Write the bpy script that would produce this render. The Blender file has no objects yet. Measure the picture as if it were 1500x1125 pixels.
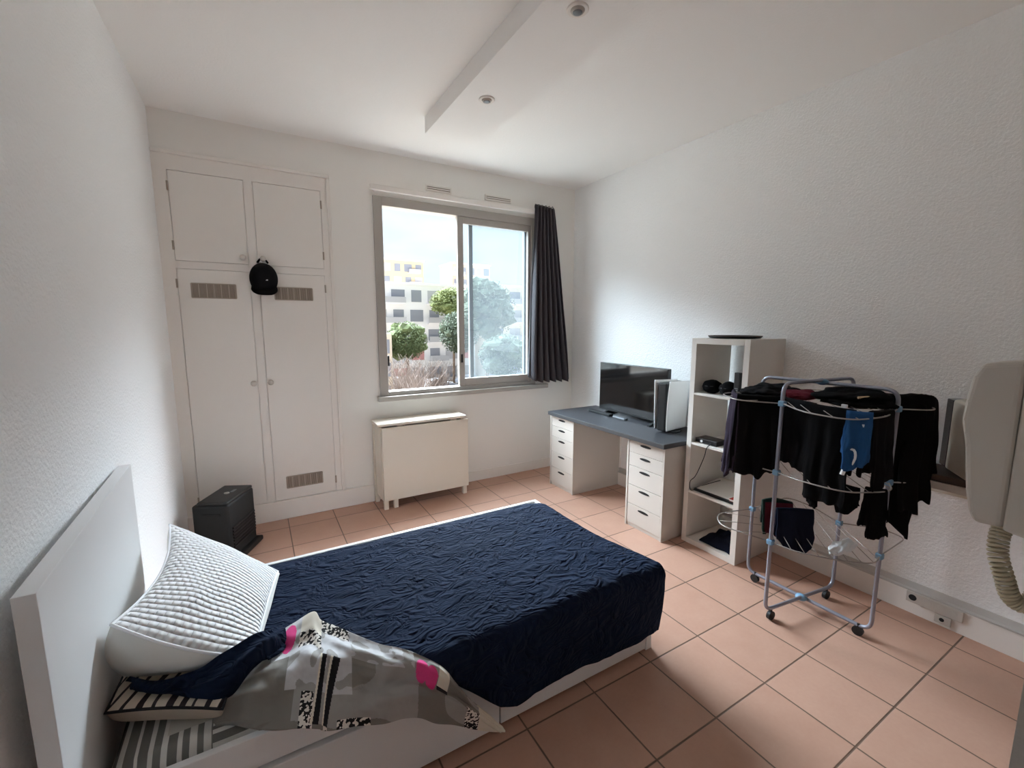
import bpy, bmesh, math, random
from mathutils import Vector, Matrix, noise
random.seed(7)
SC = bpy.context.scene
COL = SC.collection
PI = math.pi
SKY_HI = 13.6
W, H = 3.542, 2.97            # right wall, ceiling height
ORG = {}                      # world origin of every built object

# ------------------------------------------------------------------ materials
def lin(c):
    return tuple(((v / 255) / 12.92 if v / 255 <= 0.04045 else ((v / 255 + 0.055) / 1.055) ** 2.4) for v in c)

MATS = {}
def mat(name, rgb, rough=0.6, bump=None, var=0.0, var_scale=6.0, metal=0.0, spec=0.5, emit=None, sheen=0.0):
    if name in MATS:
        return MATS[name]
    m = bpy.data.materials.new(name)
    m.use_nodes = True
    nt = m.node_tree
    b = nt.nodes['Principled BSDF']
    c = lin(rgb) + (1,)
    b.inputs['Base Color'].default_value = c
    b.inputs['Roughness'].default_value = rough
    b.inputs['Metallic'].default_value = metal
    b.inputs['Specular IOR Level'].default_value = spec
    if sheen:
        b.inputs['Sheen Weight'].default_value = sheen
    tc = nt.nodes.new('ShaderNodeTexCoord')
    if var:
        n = nt.nodes.new('ShaderNodeTexNoise')
        n.inputs['Scale'].default_value = var_scale
        n.inputs['Detail'].default_value = 4
        r = nt.nodes.new('ShaderNodeMix'); r.data_type = 'RGBA'
        r.inputs[6].default_value = tuple(max(0, v * (1 - var)) for v in c[:3]) + (1,)
        r.inputs[7].default_value = tuple(min(1, v * (1 + var)) for v in c[:3]) + (1,)
        nt.links.new(tc.outputs['Object'], n.inputs['Vector'])
        nt.links.new(n.outputs['Fac'], r.inputs[0])
        nt.links.new(r.outputs[2], b.inputs['Base Color'])
    if bump:
        scale, strength, dist = bump
        n2 = nt.nodes.new('ShaderNodeTexNoise')
        n2.inputs['Scale'].default_value = scale
        n2.inputs['Detail'].default_value = 3
        bp = nt.nodes.new('ShaderNodeBump')
        bp.inputs['Strength'].default_value = strength
        bp.inputs['Distance'].default_value = dist
        nt.links.new(tc.outputs['Object'], n2.inputs['Vector'])
        nt.links.new(n2.outputs['Fac'], bp.inputs['Height'])
        nt.links.new(bp.outputs['Normal'], b.inputs['Normal'])
    MATS[name] = m
    return m

def node_mat(name):
    m = bpy.data.materials.new(name); m.use_nodes = True
    MATS[name] = m
    return m, m.node_tree, m.node_tree.nodes['Principled BSDF']

def mth(nt, op, a, b=None, c=None):
    n = nt.nodes.new('ShaderNodeMath'); n.operation = op
    for i, v in enumerate((a, b, c)):
        if v is None: continue
        if isinstance(v, (int, float)): n.inputs[i].default_value = v
        else: nt.links.new(v, n.inputs[i])
    return n.outputs[0]

def mixc(nt, fac, a, b):
    n = nt.nodes.new('ShaderNodeMix'); n.data_type = 'RGBA'
    for i, v in ((0, fac), (6, a), (7, b)):
        if isinstance(v, (int, float)): n.inputs[i].default_value = v
        elif isinstance(v, tuple): n.inputs[i].default_value = v if len(v) == 4 else v + (1,)
        else: nt.links.new(v, n.inputs[i])
    return n.outputs[2]

WALL = mat('wall_stucco', (246, 247, 247), 0.9, bump=(80, 0.65, 0.008))
WALLS = mat('wall_smooth', (240, 237, 232), 0.85, bump=(40, 0.08, 0.002))
CEIL = mat('ceiling_plaster', (246, 245, 243), 0.92, bump=(70, 0.35, 0.004))
WHITEW = mat('warm_white_laminate', (226, 218, 204), 0.42)
WHITEK = mat('bookcase_white', (222, 217, 210), 0.42)
WHITE = mat('white_laminate', (204, 198, 190), 0.42)
WHITE2 = mat('white_paint', (238, 233, 227), 0.55, bump=(25, 0.05, 0.002))
BEDW = mat('bed_white', (226, 226, 226), 0.45)
CORDM = mat('cord_beige', (204, 194, 168), 0.5)
CREAM = mat('cream_plastic', (204, 199, 191), 0.45)
BEIGE = mat('beige_enamel', (205, 198, 184), 0.5)
GREYTOP = mat('grey_worktop', (54, 55, 59), 0.5, var=0.06, var_scale=30)
GREYEDGE = mat('grey_worktop_edge', (66, 66, 68), 0.5)
ALU = mat('window_aluminium', (178, 172, 165), 0.45, metal=0.15)
ALUD = mat('window_dark_aluminium', (112, 116, 120), 0.45, metal=0.2)
BLACKP = mat('black_plastic', (16, 16, 17), 0.45)
BLACKM = mat('black_matte', (17, 18, 18), 0.7)
SCREEN = mat('dark_glass', (8, 8, 10), 0.08)
TUBE = mat('grey_metal_tube', (150, 152, 165), 0.35, metal=0.55)
WIRE = mat('grey_wire', (165, 160, 155), 0.4, metal=0.4)
CLIPB = mat('blue_plastic', (120, 160, 190), 0.5)
HANDLE = mat('drawer_slot', (22, 20, 20), 0.8)
GRILLE = mat('vent_metal', (176, 163, 150), 0.6)
GRILLED = mat('vent_gap', (128, 116, 106), 0.9)
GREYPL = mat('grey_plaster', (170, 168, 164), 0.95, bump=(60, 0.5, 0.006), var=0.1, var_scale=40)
BROWN = mat('brown_board', (74, 58, 48), 0.6, var=0.2, var_scale=20)
RED = mat('red_cover', (170, 60, 45), 0.6)
PAPER = mat('white_paper', (225, 222, 215), 0.8)
BLK1 = mat('black_cotton', (17, 16, 17), 0.95, bump=(160, 0.2, 0.002), spec=0.1)
BLK2 = mat('black_jersey', (22, 22, 24), 0.95, bump=(120, 0.2, 0.002), spec=0.1)
PURP = mat('purple_grey_cotton', (58, 50, 62), 0.95, var=0.25, var_scale=18, spec=0.1)
NAVYC = mat('navy_cotton', (24, 28, 44), 0.95, bump=(120, 0.2, 0.002), spec=0.1)
BLUEC = mat('blue_cotton', (44, 84, 132), 0.95, var=0.15, var_scale=20, spec=0.1)
WHITEC = mat('white_cotton', (242, 244, 247), 0.9, bump=(90, 0.2, 0.002))
REDC = mat('dark_red_cotton', (112, 46, 58), 0.95, var=0.25, var_scale=30, spec=0.1)
GREENC = mat('dark_green_cotton', (44, 60, 55), 0.95, var=0.2, var_scale=30, spec=0.1)
LEATHER = mat('cream_label', (205, 175, 140), 0.7)
CURT = None

# floor tiles
def make_tile():
    m, nt, b = node_mat('terracotta_tiles')
    tc = nt.nodes.new('ShaderNodeTexCoord')
    sp = nt.nodes.new('ShaderNodeSeparateXYZ'); nt.links.new(tc.outputs['Object'], sp.inputs[0])
    S = 0.3397
    gx = mth(nt, 'DIVIDE', mth(nt, 'SUBTRACT', sp.outputs[0], 2.3479 - 20 * S), S)
    gy = mth(nt, 'DIVIDE', mth(nt, 'SUBTRACT', sp.outputs[1], -2.585 - 20 * S), S)
    def edge(g):
        fr = mth(nt, 'FRACT', g)
        return mth(nt, 'MINIMUM', fr, mth(nt, 'SUBTRACT', 1.0, fr))
    e = mth(nt, 'MINIMUM', edge(gx), edge(gy))
    mr = nt.nodes.new('ShaderNodeMapRange'); mr.interpolation_type = 'SMOOTHSTEP'
    mr.inputs[1].default_value = 0.006; mr.inputs[2].default_value = 0.014
    nt.links.new(e, mr.inputs[0])
    tilefac = mr.outputs[0]
    wn = nt.nodes.new('ShaderNodeTexWhiteNoise'); wn.noise_dimensions = '2D'
    cb = nt.nodes.new('ShaderNodeCombineXYZ')
    nt.links.new(mth(nt, 'FLOOR', gx), cb.inputs[0]); nt.links.new(mth(nt, 'FLOOR', gy), cb.inputs[1])
    nt.links.new(cb.outputs[0], wn.inputs['Vector'])
    n1 = nt.nodes.new('ShaderNodeTexNoise'); n1.inputs['Scale'].default_value = 9; n1.inputs['Detail'].default_value = 6
    nt.links.new(tc.outputs['Object'], n1.inputs['Vector'])
    n2 = nt.nodes.new('ShaderNodeTexNoise'); n2.inputs['Scale'].default_value = 60; n2.inputs['Detail'].default_value = 3
    nt.links.new(tc.outputs['Object'], n2.inputs['Vector'])
    base = mixc(nt, wn.outputs['Value'], lin((185, 143, 123)), lin((196, 154, 134)))
    base = mixc(nt, mth(nt, 'MULTIPLY', n1.outputs['Fac'], 0.6), base, lin((208, 170, 149)))
    base = mixc(nt, mth(nt, 'MULTIPLY', n2.outputs['Fac'], 0.25), base, lin((164, 122, 105)))
    colr = mixc(nt, tilefac, lin((112, 90, 76)), base)
    nt.links.new(colr, b.inputs['Base Color'])
    b.inputs['Roughness'].default_value = 0.42
    b.inputs['Specular IOR Level'].default_value = 0.4
    bp = nt.nodes.new('ShaderNodeBump'); bp.inputs['Strength'].default_value = 0.5; bp.inputs['Distance'].default_value = 0.003
    nt.links.new(mth(nt, 'ADD', tilefac, mth(nt, 'MULTIPLY', n1.outputs['Fac'], 0.25)), bp.inputs['Height'])
    nt.links.new(bp.outputs['Normal'], b.inputs['Normal'])
    return m
TILE = make_tile()

def make_navy():
    m, nt, b = node_mat('navy_quilt')
    tc = nt.nodes.new('ShaderNodeTexCoord')
    mp = nt.nodes.new('ShaderNodeMapping'); mp.inputs['Scale'].default_value = (1.0, 1.6, 1.0)
    nt.links.new(tc.outputs['Object'], mp.inputs[0])
    n = nt.nodes.new('ShaderNodeTexNoise'); n.inputs['Scale'].default_value = 9; n.inputs['Detail'].default_value = 2.5; n.inputs['Distortion'].default_value = 1.6
    nt.links.new(mp.outputs[0], n.inputs['Vector'])
    ridge = mth(nt, 'ABSOLUTE', mth(nt, 'SUBTRACT', n.outputs['Fac'], 0.5))
    bp = nt.nodes.new('ShaderNodeBump'); bp.inputs['Strength'].default_value = 1.0; bp.inputs['Distance'].default_value = 0.06
    nt.links.new(ridge, bp.inputs['Height'])
    nt.links.new(bp.outputs['Normal'], b.inputs['Normal'])
    n2 = nt.nodes.new('ShaderNodeTexNoise'); n2.inputs['Scale'].default_value = 3
    nt.links.new(tc.outputs['Object'], n2.inputs['Vector'])
    nt.links.new(mixc(nt, n2.outputs['Fac'], lin((15, 25, 44)), lin((24, 38, 62))), b.inputs['Base Color'])
    b.inputs['Roughness'].default_value = 0.9
    b.inputs['Specular IOR Level'].default_value = 0.12
    return m
NAVY = make_navy()

def make_quilt():
    m, nt, b = node_mat('white_quilted_cotton')
    uv = nt.nodes.new('ShaderNodeTexCoord')
    sp = nt.nodes.new('ShaderNodeSeparateXYZ'); nt.links.new(uv.outputs['UV'], sp.inputs[0])
    # staggered rows of puffs
    v = mth(nt, 'MULTIPLY', sp.outputs[1], 30.0)
    row = mth(nt, 'FLOOR', v)
    off = mth(nt, 'MULTIPLY', mth(nt, 'FRACT', mth(nt, 'MULTIPLY', row, 0.5)), 1.0)
    u = mth(nt, 'ADD', mth(nt, 'MULTIPLY', sp.outputs[0], 16.0), off)
    fu = mth(nt, 'SUBTRACT', mth(nt, 'FRACT', u), 0.5)
    fv = mth(nt, 'SUBTRACT', mth(nt, 'FRACT', v), 0.5)
    d = mth(nt, 'ADD', mth(nt, 'MULTIPLY', fu, fu), mth(nt, 'MULTIPLY', fv, fv))
    h = mth(nt, 'SUBTRACT', 1.0, mth(nt, 'MULTIPLY', d, 2.4))
    bp = nt.nodes.new('ShaderNodeBump'); bp.inputs['Strength'].default_value = 0.85; bp.inputs['Distance'].default_value = 0.014
    nt.links.new(h, bp.inputs['Height'])
    nt.links.new(bp.outputs['Normal'], b.inputs['Normal'])
    b.inputs['Base Color'].default_value = lin((232, 232, 232)) + (1,)
    b.inputs['Roughness'].default_value = 0.85
    return m
QUILT = make_quilt()

def make_stripe(name, ca, cb, freq, duty, axis=0, distort=0.0):
    m, nt, b = node_mat(name)
    tc = nt.nodes.new('ShaderNodeTexCoord')
    sp = nt.nodes.new('ShaderNodeSeparateXYZ'); nt.links.new(tc.outputs['Object'], sp.inputs[0])
    n = nt.nodes.new('ShaderNodeTexNoise'); n.inputs['Scale'].default_value = 5
    nt.links.new(tc.outputs['Object'], n.inputs['Vector'])
    if isinstance(axis, tuple):
        co_ = mth(nt, 'ADD', mth(nt, 'MULTIPLY', sp.outputs[0], axis[0]), mth(nt, 'MULTIPLY', sp.outputs[1], axis[1]))
    else:
        co_ = sp.outputs[axis]
    x = mth(nt, 'ADD', mth(nt, 'MULTIPLY', co_, freq), mth(nt, 'MULTIPLY', n.outputs['Fac'], distort))
    f = mth(nt, 'FRACT', x)
    wn = nt.nodes.new('ShaderNodeTexWhiteNoise'); wn.noise_dimensions = '1D'
    nt.links.new(mth(nt, 'FLOOR', x), wn.inputs['W'])
    thr = mth(nt, 'ADD', duty - 0.18, mth(nt, 'MULTIPLY', wn.outputs['Value'], 0.36))
    nt.links.new(mixc(nt, mth(nt, 'LESS_THAN', f, thr), lin(ca), lin(cb)), b.inputs['Base Color'])
    b.inputs['Roughness'].default_value = 0.9
    return m
ZEBRA = make_stripe('zebra_striped_cotton', (205, 190, 172), (36, 22, 26), 26.0, 0.40, (.89, -.45), 0.8)
SHEETX = make_stripe('grey_striped_sheet', (214, 212, 206), (112, 111, 106), 30.0, 0.62, 0, 0.3)
SHEETY = make_stripe('grey_striped_sheet_across', (214, 212, 206), (100, 99, 95), 38.0, 0.55, 1, 0.3)
SHEETP = mat('plain_grey_sheet', (198, 195, 186), 0.9)

def make_speckle():
    m, nt, b = node_mat('black_white_speckle')
    tc = nt.nodes.new('ShaderNodeTexCoord')
    v = nt.nodes.new('ShaderNodeTexNoise'); v.inputs['Scale'].default_value = 95; v.inputs['Detail'].default_value = 1
    nt.links.new(tc.outputs['Object'], v.inputs['Vector'])
    nt.links.new(mixc(nt, mth(nt, 'GREATER_THAN', v.outputs['Fac'], 0.5), lin((20, 18, 20)), lin((232, 228, 220))), b.inputs['Base Color'])
    b.inputs['Roughness'].default_value = 0.9
    return m
SPECK = make_speckle()
DGREY = mat('duvet_grey', (160, 158, 155), 0.9, bump=(9, 0.6, 0.03), var=0.1, var_scale=14)
DGREY2 = mat('duvet_pale_grey', (200, 201, 204), 0.9, bump=(9, 0.6, 0.03), var=0.18, var_scale=28)
DTAUPE = mat('duvet_taupe', (128, 124, 118), 0.9, bump=(9, 0.6, 0.03), var=0.08, var_scale=10)
DPINK = mat('duvet_pink', (228, 70, 140), 0.9, var=0.2, var_scale=30)
DCREAM = mat('duvet_cream', (226, 220, 206), 0.9, var=0.05)
DBLACK = mat('duvet_black', (22, 20, 26), 0.9)

def make_glass():
    m = bpy.data.materials.new('dusty_window_glass'); m.use_nodes = True
    nt = m.node_tree; nt.nodes.clear()
    out = nt.nodes.new('ShaderNodeOutputMaterial')
    tr = nt.nodes.new('ShaderNodeBsdfTransparent'); tr.inputs[0].default_value = (0.93, 0.96, 0.97, 1)
    tl = nt.nodes.new('ShaderNodeBsdfTranslucent'); tl.inputs[0].default_value = (0.85, 0.9, 0.95, 1)
    gl = nt.nodes.new('ShaderNodeBsdfGlossy'); gl.inputs['Roughness'].default_value = 0.03
    m1 = nt.nodes.new('ShaderNodeMixShader'); m1.inputs[0].default_value = 0.012
    m2 = nt.nodes.new('ShaderNodeMixShader'); m2.inputs[0].default_value = 0.04
    nt.links.new(tr.outputs[0], m1.inputs[1]); nt.links.new(tl.outputs[0], m1.inputs[2])
    nt.links.new(m1.outputs[0], m2.inputs[1]); nt.links.new(gl.outputs[0], m2.inputs[2])
    nt.links.new(m2.outputs[0], out.inputs[0])
    MATS['glass'] = m
    return m
GLASS = make_glass()

def make_curtain():
    m = bpy.data.materials.new('dark_grey_curtain'); m.use_nodes = True
    nt = m.node_tree; b = nt.nodes['Principled BSDF']; out = nt.nodes['Material Output']
    b.inputs['Base Color'].default_value = lin((74, 69, 73)) + (1,)
    b.inputs['Roughness'].default_value = 0.7
    tl = nt.nodes.new('ShaderNodeBsdfTranslucent'); tl.inputs[0].default_value = lin((74, 70, 80)) + (1,)
    mx = nt.nodes.new('ShaderNodeMixShader'); mx.inputs[0].default_value = 0.18
    nt.links.new(b.outputs[0], mx.inputs[1]); nt.links.new(tl.outputs[0], mx.inputs[2])
    nt.links.new(mx.outputs[0], out.inputs[0])
    return m
CURT = make_curtain()

# ------------------------------------------------------------------ mesh helpers
class MB:
    def __init__(s):
        s.bm = bmesh.new()
    def box(s, x0, x1, y0, y1, z0, z1, bev=0.0, M=None, seg=2):
        t = bmesh.new()
        bmesh.ops.create_cube(t, size=1)
        for v in t.verts:
            v.co = Vector(((x0 + x1) / 2 + v.co.x * (x1 - x0), (y0 + y1) / 2 + v.co.y * (y1 - y0), (z0 + z1) / 2 + v.co.z * (z1 - z0)))
        if bev:
            bmesh.ops.bevel(t, geom=list(t.edges), offset=bev, segments=seg, affect='EDGES', profile=0.5)
        if M is not None:
            bmesh.ops.transform(t, matrix=M, verts=t.verts)
        s._join(t); return s
    def _join(s, t):
        me = bpy.data.meshes.new('tmp'); t.to_mesh(me); t.free()
        s.bm.from_mesh(me); bpy.data.meshes.remove(me)
    def tube(s, pts, r, seg=10, closed=False, cap=True):
        pts = [Vector(p) for p in pts]
        n = len(pts); rings = []
        prev = None
        for i, p in enumerate(pts):
            a = pts[(i - 1) % n] if (closed or i > 0) else p
            b = pts[(i + 1) % n] if (closed or i < n - 1) else p
            d = (b - a).normalized()
            if prev is None:
                up = Vector((0, 0, 1)) if abs(d.z) < 0.9 else Vector((1, 0, 0))
                e1 = d.cross(up).normalized()
            else:
                e1 = (prev - d * prev.dot(d)).normalized()
            e2 = d.cross(e1); prev = e1
            rr = r(i / (n - 1)) if callable(r) else r
            rings.append([s.bm.verts.new(p + (e1 * math.cos(2 * PI * k / seg) + e2 * math.sin(2 * PI * k / seg)) * rr) for k in range(seg)])
        m = n if closed else n - 1
        for i in range(m):
            A, B = rings[i], rings[(i + 1) % n]
            for k in range(seg):
                s.bm.faces.new((A[k], A[(k + 1) % seg], B[(k + 1) % seg], B[k]))
        if cap and not closed:
            s.bm.faces.new(list(reversed(rings[0]))); s.bm.faces.new(rings[-1])
        return s
    def cyl(s, p0, p1, r, seg=20, r2=None):
        r2 = r if r2 is None else r2
        return s.tube([p0, p1], lambda t: r + (r2 - r) * t, seg)
    def lathe(s, prof, M=None, seg=28):
        """prof: list of (radius, z); axis z"""
        rings = []
        M = M or Matrix()
        for r, z in prof:
            rings.append([s.bm.verts.new(M @ Vector((max(r, 1e-4) * math.cos(2 * PI * k / seg), max(r, 1e-4) * math.sin(2 * PI * k / seg), z))) for k in range(seg)])
        for A, B in zip(rings, rings[1:]):
            for k in range(seg):
                s.bm.faces.new((A[k], A[(k + 1) % seg], B[(k + 1) % seg], B[k]))
        s.bm.faces.new(list(reversed(rings[0]))); s.bm.faces.new(rings[-1])
        return s
    def prism(s, poly, a, b, axis='z', bev=0.0, M=None):
        t = bmesh.new()
        def pt(u, v, w):
            return {'z': (u, v, w), 'x': (w, u, v), 'y': (u, w, v)}[axis]
        A = [t.verts.new(pt(u, v, a)) for u, v in poly]
        B = [t.verts.new(pt(u, v, b)) for u, v in poly]
        n = len(poly)
        t.faces.new(A); t.faces.new(list(reversed(B)))
        for i in range(n):
            t.faces.new((A[i], B[i], B[(i + 1) % n], A[(i + 1) % n]))
        bmesh.ops.recalc_face_normals(t, faces=t.faces)
        if bev:
            bmesh.ops.bevel(t, geom=list(t.edges), offset=bev, segments=3, affect='EDGES', profile=0.5)
        if M is not None:
            bmesh.ops.transform(t, matrix=M, verts=t.verts)
        s._join(t); return s
    def grid(s, fn, nu, nv, closed_u=False, uvs=False, mats=None):
        vs = [[s.bm.verts.new(fn(i / nu, j / nv)) for j in range(nv + 1)] for i in range(nu + (0 if closed_u else 1))]
        uvl = s.bm.loops.layers.uv.verify() if uvs else None
        n = nu
        for i in range(n):
            for j in range(nv):
                a, b = vs[i], vs[(i + 1) % len(vs)]
                f = s.bm.faces.new((a[j], b[j], b[j + 1], a[j + 1]))
                f.smooth = True
                if mats: f.material_index = mats((i + .5) / nu, (j + .5) / nv)
                if uvs:
                    for l, (du, dv) in zip(f.loops, ((0, 0), (1, 0), (1, 1), (0, 1))):
                        l[uvl].uv = ((i + du) / nu, (j + dv) / nv)
        return s
    def blob(s, c, r, amp=0.25, freq=2.0, sub=2, seed=0):
        t = bmesh.new()
        bmesh.ops.create_icosphere(t, subdivisions=sub, radius=1)
        rx, ry, rz = (r, r, r) if isinstance(r, (int, float)) else r
        for v in t.verts:
            k = 1 + amp * noise.noise(v.co * freq + Vector((seed * 7.3, seed * 3.1, seed)))
            v.co = Vector((c[0] + v.co.x * rx * k, c[1] + v.co.y * ry * k, c[2] + v.co.z * rz * k))
        s._join(t); return s
    def build(s, name, m, parent=None, smooth=False, label=None, solid=None, recalc=True, local=False, loc=None, sub=0):
        bm = s.bm
        org = ORG.get(parent.name, Vector()) if parent is not None else Vector(loc or (0, 0, 0))
        if recalc:
            bmesh.ops.recalc_face_normals(bm, faces=bm.faces)
        if not local:
            bmesh.ops.translate(bm, verts=bm.verts, vec=-org)
        me = bpy.data.meshes.new(name)
        bm.to_mesh(me); bm.free()
        o = bpy.data.objects.new(name, me)
        COL.objects.link(o)
        for x in (m if isinstance(m, (list, tuple)) else [m]):
            me.materials.append(x)
        if smooth:
            for p in me.polygons: p.use_smooth = True
        if parent is not None:
            o.parent = parent
        else:
            o.location = org
        ORG[o.name] = org.copy()
        if label: o['label'] = label
        if solid:
            md = o.modifiers.new('thickness', 'SOLIDIFY'); md.thickness = solid; md.offset = -1
        if sub:
            md = o.modifiers.new('smooth', 'SUBSURF'); md.levels = sub; md.render_levels = sub
        return o

def thing(name, label, cat, loc=(0, 0, 0), rz=0.0, group=None):
    o = bpy.data.objects.new(name, None); COL.objects.link(o)
    o.location = loc; o.rotation_euler = (0, 0, rz); o.empty_display_size = 0.05
    o['label'] = label; o['category'] = cat
    if group: o['group'] = group
    ORG[o.name] = Vector(loc)
    return o
def tag(o, label, cat, group=None):
    o['label'] = label; o['category'] = cat
    if group: o['group'] = group
    return o
def struct(o):
    o['kind'] = 'structure'; return o
def B(*a, **k):
    return MB().box(*a, **k)
def smoothstep(a, b, x):
    t = min(1, max(0, (x - a) / (b - a))); return t * t * (3 - 2 * t)
def lerp_pts(P, t):
    """piecewise-linear through P (tuples), Catmull smoothing"""
    n = len(P) - 1
    x = min(max(t, 0), 1) * n; i = min(int(x), n - 1); f = x - i
    p0, p1, p2, p3 = (Vector(P[max(i - 1, 0)]), Vector(P[i]), Vector(P[i + 1]), Vector(P[min(i + 2, n)]))
    return 0.5 * ((2 * p1) + (p2 - p0) * f + (2 * p0 - 5 * p1 + 4 * p2 - p3) * f * f + (3 * p1 - p0 - 3 * p2 + p3) * f ** 3)
def round_path(pts, r, n=6, closed=False):
    """polyline with filleted corners"""
    pts = [Vector(p) for p in pts]; out = []
    N = len(pts)
    for i, p in enumerate(pts):
        if not closed and i in (0, N - 1):
            out.append(p); continue
        a, b = pts[(i - 1) % N], pts[(i + 1) % N]
        da, db = (a - p), (b - p)
        ra = min(r, da.length * .45, db.length * .45)
        s, e = p + da.normalized() * ra, p + db.normalized() * ra
        for k in range(n + 1):
            t = k / n
            out.append((1 - t) ** 2 * s + 2 * t * (1 - t) * p + t * t * e)
    return out

# ------------------------------------------------------------------ the room
YB = -4.9
struct(B(-0.2, W + .2, YB - .2, 0.25, -0.12, 0).build('floor', TILE))
struct(B(-0.2, W + .2, YB - .2, 0.25, H, H + .15).build('ceiling', CEIL))
struct(B(-0.2, 0, YB - .2, 0, 0, H).build('wall_left', WALL))
struct(B(W, W + .2, YB - .2, 0, 0, H).build('wall_right', WALL))
struct(B(0, W, YB - .2, YB, 0, H).build('wall_front', WALLS))
WX0, WX1, WZ0, WZ1 = 1.43, 3.05, 0.935, 2.62
wb = MB()
wb.box(-.2, WX0, 0, .25, 0, H).box(WX1, W + .2, 0, .25, 0, H).box(WX0, WX1, 0, .25, 0, WZ0).box(WX0, WX1, 0, .25, WZ1, H)
struct(wb.build('wall_back', WALLS))
struct(B(1.362, 1.50, YB, -3.747, 0, H).build('wall_partition', GREYPL))
struct(B(1.62, 2.02, YB, -0.782, 2.862, H).build('ceiling_beam', CEIL))
# skirtings
struct(B(1.34, W - .034, -0.013, 0, 0, 0.10, bev=.003).build('baseboard_back', WHITE2))
struct(MB().prism([(W, 0), (W - .030, 0), (W - .030, .124), (W, .124)], YB, 0, axis='y').build('baseboard_right', WHITE2))
struct(B(0, 1.34, -0.03, 0, 0, 0.155, bev=.004).build('trim_1', WHITE2))
struct(MB().prism([(W, .124), (W - .033, .124), (W - .033, .132), (W - .016, .136), (W - .006, .166), (W, .166)], YB, 0, axis='y').build('trim_2', mat('grey_trim', (196, 192, 187), .7)))

# ------------------------------------------------------------------ window
win = bpy.data.objects.new('window_1', None); COL.objects.link(win)
win.location = (2.24, 0, WZ0); win['kind'] = 'structure'; ORG['window_1'] = Vector(win.location)
f = MB()
f.box(WX0, 1.505, -.015, .09, WZ0, WZ1, bev=.004).box(2.99, WX1, -.015, .09, WZ0, WZ1, bev=.004)
f.box(1.505, 2.99, -.015, .09, 2.545, WZ1, bev=.004).box(1.505, 2.99, -.015, .09, WZ0, .972, bev=.004)
f.box(1.505, 2.99, -.006, .0, 2.575, 2.588)
f.build('window_frame', ALU, win)
s1 = MB()
s1.box(2.185, 2.244, -.004, .032, .972, 2.545, bev=.003).box(2.955, 2.99, -.004, .032, .972, 2.545, bev=.003)
s1.box(2.244, 2.955, -.004, .032, 2.485, 2.545, bev=.003).box(2.244, 2.955, -.004, .032, .972, 1.046, bev=.003)
s1 = s1.build('sash', ALU, win)
B(2.244, 2.955, .012, .017, 1.046, 2.485).build('pane', GLASS, s1)
B(2.203, 2.222, -.012, -.004, 1.20, 1.28, bev=.003).build('latch', BLACKP, s1)
s2 = MB()
s2.box(2.322, 2.362, .045, .08, .972, 2.545, bev=.003).box(2.945, 2.99, .045, .08, .972, 2.545, bev=.003)
s2.box(2.362, 2.945, .045, .08, 2.50, 2.545, bev=.003).box(2.362, 2.945, .045, .08, .972, 1.03, bev=.003)
s2 = s2.build('sash', ALUD, win)
B(2.362, 2.945, .06, .065, 1.03, 2.50).build('pane', GLASS, s2)
B(1.508, 1.522, -.01, .03, 1.20, 1.29, bev=.003).build('latch', BLACKP, win)
B(1.405, 3.19, -.055, 0, .893, .935, bev=.006).build('window_sill', ALU, win)

# trickle vents above the window
for k, (x0, x1) in enumerate(((1.89, 2.13), (2.47, 2.755))):
    t = thing('air_vent', 'small white slotted air vent above the window, %s' % ('over the open left half' if k == 0 else 'over the right sash near the curtain'), 'vent', ((x0 + x1) / 2, 0, 2.725), group='slotted vents above the window')
    B(x0, x1, -.014, 0, 2.725, 2.775, bev=.004).build('vent_cover', WHITE2, t)
    g = MB()
    for i in range(2):
        g.box(x0 + .012, x1 - .012, -.0155, -.013, 2.738 + i * .016, 2.744 + i * .016)
    g.build('slot', GRILLED, t)

# curtain rail + curtain
t = thing('curtain_rail', 'white curtain rail running along the top of the window', 'curtain rail', (2.3, 0, 2.66))
B(1.40, 3.23, -.072, -.045, 2.648, 2.690, bev=.004).build('rail', WHITE2, t)
for x in (1.45, 2.3, 3.15):
    B(x - .012, x + .012, -.05, 0, 2.655, 2.685).build('bracket', WHITE2, t)

def curtain():
    t = thing('curtain', 'dark grey pleated curtain drawn to the right side of the window', 'curtain', (3.15, -.1, .95))
    def fn(u, v):
        # u across, v down
        top = 2.735 - .02 * u * (1 - v)
        x = (2.985 + .235 * u) * (1 - v) + (2.905 + .525 * u) * v
        zb = 0.985 - .02 * u + .012 * math.sin(u * 40)
        if u < .18: zb += (.18 - u) * .25
        z = top + (zb - top) * v
        a = .018 + .03 * v
        y = -.085 - .02 * v + a * math.sin(u * 2 * PI * 6.5 + .6 * math.sin(v * 3)) + .012 * noise.noise(Vector((u * 7, v * 3, 2)))
        return Vector((x + .01 * math.cos(u * 41) * v, y, z))
    MB().grid(fn, 120, 40).build('fabric', CURT, t, solid=.003)
    for k in range(6):
        x = 2.99 + k * .04
        MB().tube([(x, -.085 + .016 * math.cos(a * PI / 6), 2.715 + .022 * math.sin(a * PI / 6)) for a in range(12)], .003, 6, closed=True).build('hook', BLACKP, t)
curtain()

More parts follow.
